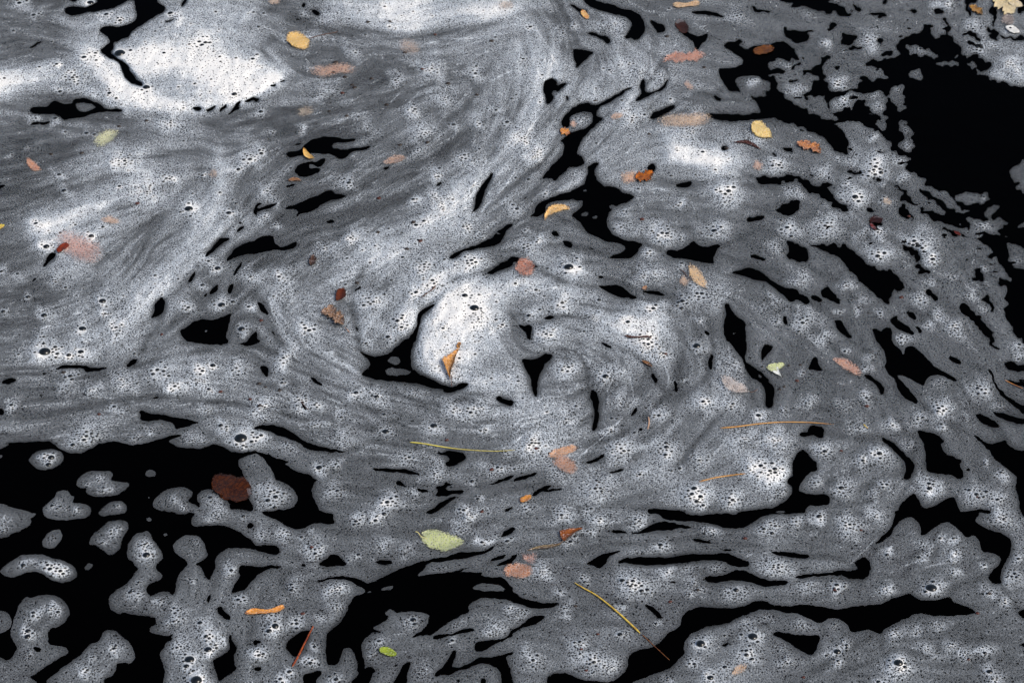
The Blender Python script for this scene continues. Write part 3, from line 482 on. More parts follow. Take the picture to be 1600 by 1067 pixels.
THREADS = ["470,200 520,192 560,178 600,170", "660,70 700,62 740,60 790,52", "800,60 790,90 780,120", "640,160 660,140 664,110 650,95", "610,160 630,140 630,120 615,108", "455,105 470,118 500,125 540,130", "480,165 530,160 575,152",
"700,640 720,655 740,662 780,665", "770,650 790,640 800,650", "810,640 830,628 850,622 880,618 900,612", "805,690 830,672 870,664 905,660 925,655", "835,612 842,625 855,630", "870,600 875,615", "890,600 888,618", "905,590 900,606",
"520,610 560,618 610,620 650,628", "640,665 690,668 740,672 780,680", "440,540 470,565 500,580", "470,530 500,560 530,580", "500,120 540,112 575,92", "1035,560 1045,590 1040,615", "960,560 985,590 990,620", "760,250 740,290 700,330", "800,230 830,200 850,170",
"815,250 790,290 760,320 740,350", "850,70 870,100 880,110", "1130,880 1180,865 1240,860", "1430,890 1470,880 1530,870", "1380,900 1420,880 1460,872", "1330,880 1350,860 1370,840", "60,700 120,690 200,678", "0,640 60,632 120,630", "240,640 300,630 350,632",
"150,640 200,645 260,655", "560,705 620,712 660,720", "970,330 1010,315 1060,310", "1000,300 1030,295 1060,300", "1560,870 1530,880 1500,900","615,325 608,345 590,365 560,378 520,392 490,420 470,450", "330,322 310,340 290,365 275,385", "512,452 530,440 555,432 570,420", "838,45 850,65 862,80", "918,25 930,35 960,48", "838,108 845,120 852,128",
"800,665 815,655 840,650 870,640 905,632", "802,678 820,662 850,655 880,650", "925,575 922,600 926,615", "880,548 905,552 920,562 928,580", "905,715 920,700 940,685 960,665 985,640", "985,735 1000,715",
"650,845 700,850", "120,622 160,620 210,628", "50,690 90,682 130,675", "70,590 60,600", "1300,590 1310,598 1320,600", "455,668 475,670 490,675 520,688", "560,600 600,622 650,630 690,640", "1120,705 1130,690 1140,680",
"1425,920 1440,910 1455,905", "1545,915 1560,925 1575,945", "275,770 262,790 250,782", "890,412 905,420 925,430", "895,395 915,402", "1180,440 1215,470", "680,465 676,490 684,530", "760,355 745,365 740,375", "478,92 482,100 480,112",
"250,600 300,596 340,600", "470,105 500,108", "575,135 600,118 598,108", "880,790 900,795", "930,130 928,150", "1043,98 1045,110", "1015,70 1020,120", "985,75 980,100", "700,110 770,125 800,110", "330,30 390,20 398,12", "1135,505 1140,560", "1295,735 1298,770"]
SEED_RED = [(487,859),(473,961),(753,2+800),(657,381),(592,312),(1040,557),(838,706),(838,702+5),(345,615),(391,627),(253,525),(908,1018),(916,1050),(934,993),(1047,942),(1164,843),(1345,831),(1527,1035-75),(1513,1033),(1255,1060),(1304,925),(1354,637),(1245,597),(408,503),(1003,346),(155,650),(1408,467),(698,690),(768,737),(680,57),(535,148),(660,112),(215,322),(1420,340),(1527,780),(1314,707)]
SEED_DARK = [(575,39),(609,39),(604,166),(625,229),(668,226),(514,176),(542,184),(550,135),(554,139),(539,123),(521,116),(525,100),(580,125),(646,352),(636,394),(591,367),(558,445),(580,125),(229,192),(186,200),(405,602),(415,607),(437,613),(406,639),(1250,572),(1218,610),(1225,606),(1232,573),(1090,924),(899,949),(1545,930),(99,576+9),(700,134),(633,85),(768,68),(745,151),(1042,60),(1014,213),(1100,108),(1135,235),(930,160),(80,243),(128,242)]
FOAM_NAMES = [   # a pixel inside the piece, name, label, category
(800, 640, "foam_sheet", "vast marbled sheet of grey and white foam swirling across the dark water", "foam"),
(50, 960, "foam_island", "tall lobed foam island with a chain of bubbles near the lower left corner", "foam"),
(170, 1010, "foam_island", "hump-backed foam island rising from the bottom edge at lower left", "foam"),
(100, 790, "foam_island", "two-humped foam island between the left tongue and the low mound", "foam"),
(20, 815, "foam_island", "double-humped foam tongue entering from the left edge above the boomerang island", "foam"),
(85, 885, "foam_island", "boomerang-shaped foam island with two bubble clusters at lower left", "foam"),
(1590, 290, "foam_island", "dim foam island cut by the right edge beside the big black pool", "foam"),
(150, 760, "foam_island", "heart-shaped split foam island just under the shore of the main sheet", "foam"),
(170, 840, "foam_island", "triangular foam island with a pale streak, right of the smallest oval ones", "foam"),
(1590, 405, "foam_island", "foam island with one bubble at the right edge, lower of the two", "foam"),
(72, 716, "foam_island", "round foam island holding a tight group of large bubbles", "foam"),
(1415, 213, "foam_island", "hourglass-shaped foam island with two bubble clusters on the big black pool", "foam"),
(176, 794, "foam_island", "low mound of foam between the heart-shaped and triangular islands", "foam"),
(81, 841, "foam_island", "small bean-shaped foam island above the boomerang island", "foam"),
(1438, 80, "foam_island", "pale crested foam fragment at the top of the big black pool", "foam"),
(762, 916, "foam_island", "thin lens of foam in the black channel left of the oval salmon leaf", "foam"),
(620, 580, "foam_island", "flat oval foam islet in the black notch below the swirl", "foam"),
(132, 167, "foam_island", "small foam islet inside the upper left black slit", "foam"),
(1430, 116, "foam_island", "small rounded foam islet alone in the big black pool", "foam"),
(1480, 99, "foam_island", "flat thin foam shred at the top shore of the big black pool", "foam"),
(615, 562, "foam_island", "round foam islet just above the flat oval islet in the black notch", "foam"),
(234, 738, "foam_island", "tiny round foam dot in the open black water at left", "foam"),
(1518, 101, "foam_island", "little torn foam scrap under the upper right foam shore", "foam"),
(1596, 351, "foam_island", "tiny foam sliver at the right edge between two islands", "foam"),
(604, 917, "foam_island", "narrow foam shred at the left tip of the lower black channel", "foam"),
(137, 884, "foam_island", "tiny oval foam dot right of the boomerang island", "foam"),
(913, 334, "foam_island", "tiny round foam dot in the black water right of the bent yellow leaf", "foam"),
]
# ------------------------------------------------------------------ photograph pixels -> points on the water
W0, H0 = 1600, 1067
KX = 2 * math.tan(HFOV / 2) / W0
CP, SP = math.cos(PITCH), math.sin(PITCH)
def ground(x, y, z=0.0):
    """point on the plane z seen at photograph pixel (x, y); arrays or numbers"""
    u = (x - W0 / 2) * KX
    v = (H0 / 2 - y) * KX
    dy = CP + v * SP
    dz = -SP + v * CP
    t = (z - CAM_H) / dz
    return u * t, dy * t
def px_m(x, y):
    a = ground(x, y); b = ground(x + 1.0, y)
    return b[0] - a[0]

# ------------------------------------------------------------------ the water plane
def new_mat(name):
    m = bpy.data.materials.new(name)
    m.use_nodes = True
    nt = m.node_tree
    nt.nodes.clear()
    return m, nt
def node(nt, kind, **kw):
    n = nt.nodes.new(kind)
    for k, v in kw.items():
        setattr(n, k, v)
    return n
def math_node(nt, op, a, b=None, c=None, clamp=False):
    n = nt.nodes.new("ShaderNodeMath")
    n.operation = op
    n.use_clamp = clamp
    for i, s in enumerate((a, b, c)):
        if s is None:
            continue
        if isinstance(s, (int, float)):
            n.inputs[i].default_value = s
        else:
            nt.links.new(s, n.inputs[i])
    return n.outputs[0]
def map_range(nt, v, a, b, c, d, smooth=False):
    n = nt.nodes.new("ShaderNodeMapRange")
    if smooth:
        n.interpolation_type = 'SMOOTHSTEP'
    n.inputs[1].default_value = a; n.inputs[2].default_value = b
    n.inputs[3].default_value = c; n.inputs[4].default_value = d
    nt.links.new(v, n.inputs[0])
    return n.outputs[0]
def attr(nt, name):
    n = nt.nodes.new("ShaderNodeAttribute")
    n.attribute_name = name
    return n.outputs["Fac"]
def principled(nt, **kw):
    p = nt.nodes.new("ShaderNodeBsdfPrincipled")
    for k, v in kw.items():
        p.inputs[k.replace("_", " ")].default_value = v
    out = nt.nodes.new("ShaderNodeOutputMaterial")
    nt.links.new(p.outputs[0], out.inputs[0])
    return p

m_water, nt = new_mat("peaty_water")
p = principled(nt, Base_Color=(0.0004, 0.0004, 0.0005, 1), Roughness=0.12)
p.inputs["Specular IOR Level"].default_value = 0.004
nz = node(nt, "ShaderNodeTexNoise"); nz.inputs["Scale"].default_value = 9.0
tc = node(nt, "ShaderNodeTexCoord"); nt.links.new(tc.outputs["Object"], nz.inputs["Vector"])
bmp = node(nt, "ShaderNodeBump"); bmp.inputs["Strength"].default_value = 0.15; bmp.inputs["Distance"].default_value = 0.01
nt.links.new(nz.outputs["Fac"], bmp.inputs["Height"]); nt.links.new(bmp.outputs[0], p.inputs["Normal"])

def mesh_obj(name, verts, faces, mat=None, parent=None, smooth=True):
    me = bpy.data.meshes.new(name)
    me.from_pydata([tuple(map(float, v)) for v in verts], [], [tuple(int(i) for i in f) for f in faces])
    if smooth:
        me.polygons.foreach_set("use_smooth", [True] * len(me.polygons))
    me.update()
    if mat:
        me.materials.append(mat)
    o = bpy.data.objects.new(name, me)
    col.objects.link(o)
    if parent:
        o.parent = parent
    return o
wat = mesh_obj("water", [(-60, -40, 0), (60, -40, 0), (60, 90, 0), (-60, 90, 0)], [(0, 1, 2, 3)], m_water)
wat["kind"] = "structure"

# ------------------------------------------------------------------ foam thickness map, on a raster laid over the water
PAD = 150
CW, CH = W0 + 2 * PAD, H0 + 2 * PAD
def parse(s):
    return [[tuple(map(float, p.split(','))) for p in ln.split()] for ln in s.strip().splitlines() if ln.strip()]
def chaikin(P):
    Q = []
    n = len(P)
    for i in range(n):
        a = P[i]; b = P[(i + 1) % n]
        Q.append((a[0] * .83 + b[0] * .17, a[1] * .83 + b[1] * .17))
        Q.append((a[0] * .17 + b[0] * .83, a[1] * .17 + b[1] * .83))
    return Q
def to_px(P, r, c):
    return [(400 * c + x / 4.0, 266.75 * r + y / 4.0) for x, y in P]
def fill(img, P, val):
    P = np.array(P)
    x0 = max(int(P[:, 0].min()) - 1, 0); x1 = min(int(P[:, 0].max()) + 2, W0)
    y0 = max(int(P[:, 1].min()) - 1, 0); y1 = min(int(P[:, 1].max()) + 2, H0)
    if x1 <= x0 or y1 <= y0:
        return
    X = np.arange(x0, x1)[None, :] + 0.5
    Y = np.arange(y0, y1)[:, None] + 0.5
    ins = np.zeros((y1 - y0, x1 - x0), bool)
    n = len(P)
    for i in range(n):
        ax, ay = P[i]; bx, by = P[(i + 1) % n]
        if ay == by:
            continue
        rows = np.where((Y[:, 0] > min(ay, by)) & (Y[:, 0] <= max(ay, by)))[0]
        if len(rows) == 0:
            continue
        xi = ax + (Y[rows, 0] - ay) / (by - ay) * (bx - ax)
        ins[rows] ^= X < xi[:, None]
    img[y0:y1, x0:x1][ins] = val
mask = np.ones((H0, W0), np.float32)
for (r, c), s in sorted(W.items()):
    for P in parse(s):
        fill(mask, chaikin(to_px(P, r, c)), 0.0)
for (r, c), s in sorted(F.items()):
    for P in parse(s):
        fill(mask, chaikin(to_px(P, r, c)), 1.0)
for (r, c), s in HOLES.items():
    for P in parse(s):
        fill(mask, chaikin(to_px(P, r, c)), 0.0)
_r = random.Random(5)
for _ in range(520):
    x = _r.uniform(4, W0 - 4); y = _r.uniform(4, H0 - 4)
    if mask[max(int(y) - 3, 0):int(y) + 4, max(int(x) - 4, 0):int(x) + 5].max() == 0:
        q = _r.uniform(0.9, 1.7)
        fill(mask, [(x + q * 1.3 * math.cos(a_) * _r.uniform(.7, 1.2), y + q * .8 * math.sin(a_)) for a_ in (0, 1, 2, 3, 4, 5)], 1.0)
mask = np.pad(mask, PAD, mode='reflect')

fx = np.fft.rfftfreq(CW)[None, :]; fy = np.fft.fftfreq(CH)[:, None]
FR2 = fx * fx + fy * fy
def blur(a, s, sy=None):
    if sy is None:
        g = np.exp(-2 * math.pi ** 2 * s * s * FR2)
    else:
        g = np.exp(-2 * math.pi ** 2 * (s * s * fx * fx + sy * sy * fy * fy))
    return np.fft.irfft2(np.fft.rfft2(a) * g, s=a.shape).astype(np.float32)
def fnoise(s, seed, sy=None):
    n = np.random.default_rng(seed).standard_normal((CH, CW)).astype(np.float32)
    n = blur(n, s, sy)
    return n / n.std()
def smooth(a, b, x):
    t = np.clip((x - a) / (b - a), 0, 1)
    return t * t * (3 - 2 * t)
YY, XX = np.mgrid[0:CH, 0:CW].astype(np.float32)
XX -= PAD; YY -= PAD            # photograph pixel coordinates
def warp(a, dx, dy):
    xi = np.clip(XX + PAD + dx, 0, CW - 1.01); yi = np.clip(YY + PAD + dy, 0, CH - 1.01)
    x0 = xi.astype(np.int32); y0 = yi.astype(np.int32)
    fx_ = xi - x0; fy_ = yi - y0
    return (a[y0, x0] * (1 - fx_) * (1 - fy_) + a[y0, x0 + 1] * fx_ * (1 - fy_)
            + a[y0 + 1, x0] * (1 - fx_) * fy_ + a[y0 + 1, x0 + 1] * fx_ * fy_)
# edges: a small natural wobble; the torn lace in the far right corner is rougher
rough = smooth(1120, 1260, XX) * (1 - smooth(330, 480, YY - (XX - 1200) * 0.35))
amp = 0.55 + 1.3 * rough
mask = warp(mask, amp * fnoise(2.6, 11, 2.0), amp * fnoise(2.6, 12, 2.0))
torn = fnoise(5.0, 13, 2.2)
M = blur(mask, 1.15)
M = M - 0.55 * rough * smooth(1.55, 2.3, torn) * (1 - smooth(0.9, 1.0, blur(mask, 9.0)) * 0.75)
# outer limit of what is built: ragged
M = M - 0.9 * rough * smooth(1.75, 2.6, fnoise(2.6, 61, 1.5)) * smooth(0.2, 1.2, fnoise(22, 62, 12))
lim = np.minimum(np.minimum(XX + PAD, CW - PAD - XX), np.minimum(YY + PAD, CH - PAD - YY)) + 12 * fnoise(14, 14)
M = np.where(lim < 22, 0, M)
near = smooth(60, 480, YY) * (1 - .6 * rough)      # margins shrink with distance
edge = blur(mask, 5.0) * near + blur(mask, 2.6) * (1 - near)
edge2 = blur(mask, 13.0) * near + blur(mask, 6.0) * (1 - near)

# thickness / brightness from the cell table
tab = np.zeros((20, 32), np.float32)
for (r, c), s in BRIGHT.items():
    for j, row in enumerate(s.split()):
        for i, ch in enumerate(row):
            tab[r * 5 + j, c * 8 + i] = int(ch)
gy = np.clip((YY + 0.5) / 53.35 - 0.5, 0, 18.999); gx = np.clip((XX + 0.5) / 50.0 - 0.5, 0, 30.999)
wx = 16 * fnoise(30, 15) ; wy = 12 * fnoise(26, 16)
gy = np.clip(gy + wy / 53.0, 0, 18.999); gx = np.clip(gx + wx / 50.0, 0, 30.999)
j0 = gy.astype(int); i0 = gx.astype(int); fy_ = gy - j0; fx_ = gx - i0
fy_ = fy_ * fy_ * (3 - 2 * fy_); fx_ = fx_ * fx_ * (3 - 2 * fx_)
V = (tab[j0, i0] * (1 - fy_) * (1 - fx_) + tab[j0, i0 + 1] * (1 - fy_) * fx_ + tab[j0 + 1, i0] * fy_ * (1 - fx_) + tab[j0 + 1, i0 + 1] * fy_ * fx_)
V += 0.45 * smooth(1180, 1230, XX) * (1 - smooth(230, 300, YY)) + 0.4 * (1 - smooth(380, 480, XX)) * smooth(720, 780, YY)
V = blur(V, 11)
V = np.interp(V, [2, 3, 4, 5, 6, 7, 8, 9], [.325, .36, .40, .465, .565, .69, .825, .98]).astype(np.float32)

def splat_path(pts, w, step=None):
    """distance-weighted gaussian ridge along a polyline, as a small-window raster"""
    out = np.zeros((CH, CW), np.float32)
    pts = np.array(pts, float)
    for (a, b) in zip(pts[:-1], pts[1:]):
        x0 = int(max(min(a[0], b[0]) - 3 * w + PAD, 0)); x1 = int(min(max(a[0], b[0]) + 3 * w + PAD, CW))
        y0 = int(max(min(a[1], b[1]) - 3 * w + PAD, 0)); y1 = int(min(max(a[1], b[1]) + 3 * w + PAD, CH))
        if x1 <= x0 or y1 <= y0:
            continue
        X = XX[y0:y1, x0:x1]; Y = YY[y0:y1, x0:x1]
        d = b - a; L = max((d ** 2).sum(), 1e-6)
        t = np.clip(((X - a[0]) * d[0] + (Y - a[1]) * d[1]) / L, 0, 1)
        q = (X - a[0] - t * d[0]) ** 2 + (Y - a[1] - t * d[1]) ** 2
        out[y0:y1, x0:x1] = np.maximum(out[y0:y1, x0:x1], np.exp(-q / (w * w)))
    return out
def path(s):
    return [tuple(map(float, p.split(','))) for p in s.split()]
def wobble(P):
    Q = []
    for i in range(len(P) - 1):
        p0 = P[max(i - 1, 0)]; p1 = P[i]; p2 = P[i + 1]; p3 = P[min(i + 2, len(P) - 1)]
        for t in (0, .25, .5, .75):
            Q.append(tuple(0.5 * ((2 * p1[k]) + (-p0[k] + p2[k]) * t + (2 * p0[k] - 5 * p1[k] + 4 * p2[k] - p3[k]) * t * t + (-p0[k] + 3 * p1[k] - 3 * p2[k] + p3[k]) * t ** 3) for k in (0, 1)))
    Q.append(P[-1])
    return Q
for s, w, a in BANDS:
    V += a * splat_path(wobble(path(s)), w)
uneven = 0.75 + 0.25 * np.clip(fnoise(14, 40), -2, 2)
RV = np.zeros((CH, CW), np.float32)
for s, w, a in RIDGES:
    RV += a * splat_path(wobble(path(s)), w)
SV = np.zeros((CH, CW), np.float32)
for s, w, a in SEAMS:
    SV = np.maximum(SV, a * splat_path(wobble(path(s)), w * .9))
V += RV - 1.0 * SV * uneven

# which way the film has been drawn out
C2 = np.zeros((CH, CW), np.float32); S2 = np.zeros((CH, CW), np.float32); WT = np.zeros((CH, CW), np.float32)
for s in FLOW:
    P = path(s)
    Q = []
    for i in range(len(P) - 1):
        p0 = P[max(i - 1, 0)]; p1 = P[i]; p2 = P[i + 1]; p3 = P[min(i + 2, len(P) - 1)]
        for t in (0, .25, .5, .75):
            Q.append(tuple(0.5 * ((2 * p1[k]) + (-p0[k] + p2[k]) * t + (2 * p0[k] - 5 * p1[k] + 4 * p2[k] - p3[k]) * t * t + (-p0[k] + 3 * p1[k] - 3 * p2[k] + p3[k]) * t ** 3) for k in (0, 1)))
    Q.append(P[-1])
    for a, b in zip(Q[:-1], Q[1:]):
        n = max(int(math.hypot(b[0] - a[0], b[1] - a[1]) / 2), 1)
        th = 2 * math.atan2(b[1] - a[1], b[0] - a[0])
        for k in range(n):
            x = int(a[0] + (b[0] - a[0]) * k / n) + PAD; y = int(a[1] + (b[1] - a[1]) * k / n) + PAD
            if 0 <= x < CW and 0 <= y < CH:
                C2[y, x] += math.cos(th); S2[y, x] += math.sin(th)
C2 = blur(C2, 18) * 1500 + blur(C2, 60) * 4000; S2 = blur(S2, 18) * 1500 + blur(S2, 60) * 4000
def tensor(a, s, k):
    gy_, gx_ = np.gradient(blur(a, s))
    return -blur(gx_ * gx_ - gy_ * gy_, s * 1.4) * k, -blur(2 * gx_ * gy_, s * 1.4) * k
for a, s, k in ((mask, 4, 9000.0), (V, 14, 200000.0)):
    c_, s_ = tensor(a, s, k)
    C2 += c_; S2 += s_
ang = 0.5 * np.arctan2(S2, C2) + 0.10 * fnoise(16, 17)
vx = np.cos(ang); vy = np.sin(ang)
def lic(n, half, step=1.0):
    acc = n.copy()
    for sgn in (1, -1):
        px_ = XX + PAD; py_ = YY + PAD
        lx = vx * sgn; ly = vy * sgn
        for k in range(half):
            px_ = np.clip(px_ + lx * step, 0, CW - 1); py_ = np.clip(py_ + ly * step, 0, CH - 1)
            xi = px_.astype(np.int32); yi = py_.astype(np.int32)
            nx_ = vx[yi, xi]; ny_ = vy[yi, xi]
            f = np.sign(nx_ * lx + ny_ * ly); f[f == 0] = 1
            lx = nx_ * f; ly = ny_ * f
            acc += n[yi, xi]
    acc -= acc.mean()
    return acc / acc.std()
L1 = lic(fnoise(1.0, 18), 16)
L2 = lic(fnoise(3.2, 19), 20, 1.8)
calm = fnoise(40, 20)
# drawn-out bands and hair-thin bright threads
streaky = 0.12 + 0.88 * (1 - smooth(850, 1250, XX)) * (1 - smooth(620, 820, YY))
V += 0.034 * L2 * (0.6 + 0.4 * streaky) + 0.020 * L1 * streaky * (0.9 + 0.8 * smooth(-0.5, 1.0, calm))
thread = np.exp(-(lic(fnoise(2.4, 21), 26, 1.3) / 0.05) ** 2) * smooth(0.45, 1.2, blur(np.abs(fnoise(9, 22)), 4)) 
V += 0.24 * thread * smooth(0.85, 1.0, edge)
for s in THREADS:
    P = path(s)
    V += 0.20 * splat_path(P, 1.25) * smooth(-0.9, 0.8, fnoise(4.5, 31))

# bubble clusters: brighter collars round them
bubs = []      # x, y, radius in photograph pixels
Pm = np.zeros((CH, CW), np.float32)
def halo(x, y, R, a, arr, mode='add'):
    r3 = R * 2.6
    x0 = int(max(x - r3 + PAD, 0)); x1 = int(min(x + r3 + PAD, CW)); y0 = int(max(y - r3 + PAD, 0)); y1 = int(min(y + r3 + PAD, CH))
    if x1 <= x0 or y1 <= y0:
        return
    q = ((XX[y0:y1, x0:x1] - x) ** 2 + ((YY[y0:y1, x0:x1] - y) * 1.25) ** 2) / (R * R)
    g = a * np.exp(-q * 1.1)
    if mode == 'max':
        arr[y0:y1, x0:x1] = np.maximum(arr[y0:y1, x0:x1], g)
    else:
        arr[y0:y1, x0:x1] += g
HV = np.zeros((CH, CW), np.float32)
for (r, c), s in BUB.items():
    for it in s.split():
        v = it.split(',')
        if len(v) != 4 or not v[2]:
            continue
        x, y, R, m = (float(t) for t in v)
        x = 400 * c + x / 4; y = 266.75 * r + y / 4; R /= 4; m /= 4
        if R == 0:
            m *= 0.92
            bubs.append((x, y, m, 0))
            halo(x, y + m * .15, m * 2.1 + 2.5, 0.36 if m > 4.5 else .24, HV, 'max')
            halo(x, y, m * 3 + 4, 0.7, Pm, 'max')
            for k in range(int(3 + m * 0.8)):
                a = random.uniform(0, 2 * math.pi); d = m * random.uniform(1.35, 2.3)
                bubs.append((x + d * math.cos(a), y + d * math.sin(a) * .75, random.uniform(0.8, 0.30 * m + .8), 1))
        else:
            Re = R * (1 + 0.25 * random.random())
            halo(x, y, Re * 1.0, 0.19 + 0.035 * min(m, 4.5), HV, 'max')
            halo(x, y, Re * 1.5, 1.0, Pm, 'max')
            n = int(9 + R * R / (m * m) * 1.1)
            n = min(n, 80)
            for k in range(n):
                a = random.uniform(0, 2 * math.pi); d = R * 0.95 * abs(random.gauss(0, .60))
                q = random.random()
                rr = m * 0.92 * (1 - .60 * q ** .8) * (1 - 0.30 * min(d / R, 1))
                if k == 0: rr = m * 1.0; d *= .3
                elif k < 4: rr = m * 0.85; d *= .6
                elif k < 8: rr = m * 0.68; d *= .8
                bubs.append((x + d * math.cos(a), y + d * math.sin(a) * .72, max(rr, 0.95), 1 + k))
# stray bubbles where the film is thick
for k in range(6500):
    x = random.uniform(0, W0); y = random.uniform(0, H0)
    v = V[int(y) + PAD, int(x) + PAD]
    if random.random() < (v - 0.34) * 2.2:
        bubs.append((x, y, random.uniform(0.9, 1.7) if random.random() < .86 else random.uniform(1.7, 2.9), 60))
HV = warp(HV, 4.5 * fnoise(7, 51), 3.5 * fnoise(7, 52)) * np.clip(0.92 + 0.26 * fnoise(9, 53) + 0.10 * fnoise(30, 54), .35, 1.5)
HV *= np.clip(1.15 - V * 0.7, .25, 1)
V += HV
# greatest first, none overlapping
bubs.sort(key=lambda b: (b[3] > 0, -b[2]))
cells = {}
kept = []
for b in bubs:
    x, y, r, _ = b
    xi, yi = int(x) + PAD, int(y) + PAD
    if not (2 < xi < CW - 2 and 2 < yi < CH - 2) or edge[yi, xi] < (0.86 if r < 6 else .76):
        continue
    ok = True
    g = (int(x // 12), int(y // 12))
    for i in (-1, 0, 1):
        for j in (-1, 0, 1):
            for (u, w, q) in cells.get((g[0] + i, g[1] + j), ()):
                if (x - u) ** 2 + ((y - w) * 1.45) ** 2 < ((r + q) * 0.98 + 0.30) ** 2:
                    ok = False; break
            if not ok: break
        if not ok: break
    if ok:
        cells.setdefault(g, []).append((x, y, r))
        kept.append((x, y, r))
print("bubbles", len(kept))
for (x, y, r) in kept:
    if r > 1.6:
        x0 = int(x - r - 4 + PAD); x1 = int(x + r + 5 + PAD); y0 = int(y - r - 4 + PAD); y1 = int(y + r + 5 + PAD)
        X = XX[y0:y1, x0:x1] - x; Y = (YY[y0:y1, x0:x1] - y - .15 * r) * 1.35
        d = np.sqrt(X * X + Y * Y)
        if d.size:
            V[y0:y1, x0:x1] += (0.05 + .012 * min(r, 7)) * np.exp(-((d - r - .6) / 1.5) ** 2)

clear = np.zeros((CH, CW), np.float32)
for (x, y, r) in kept:
    if r > 1.5:
        halo(x, y, r * 1.25 + 1.2, 1.0, clear, 'max')
clear = smooth(0.12, 0.6, clear)
V += 0.05 * clear
# towards its edges the film thins to a plain grey skin
EV = 0.32 + 0.02 * fnoise(20, 23)
t = smooth(0.56, 1.0, edge) * (0.48 + 0.52 * smooth(0.45, 0.97, edge2))
td = smooth(0.56, 0.92, edge)
t = t ** (1 - 0.65 * smooth(0.6, 0.85, V))
V = 0.35 + 0.035 * np.logaddexp(0, (V - 0.35) / 0.035) - 0.012
V = EV + (V - EV) * t
V += (0.010 * L1 + 0.010 * L2) * t * (V < .5) * streaky
V = np.clip(V, 0.2, 1.02).astype(np.float32)
detail = (td * (1 - 0.55 * clear) * (0.40 + 0.60 * smooth(0.40, .62, V))).astype(np.float32)
Pm = np.clip(Pm + 0.12 + 0.12 * smooth(0.5, 2, fnoise(22, 24)) + .25 * smooth(.5, .8, V), 0, 1) * td * (1 - clear)

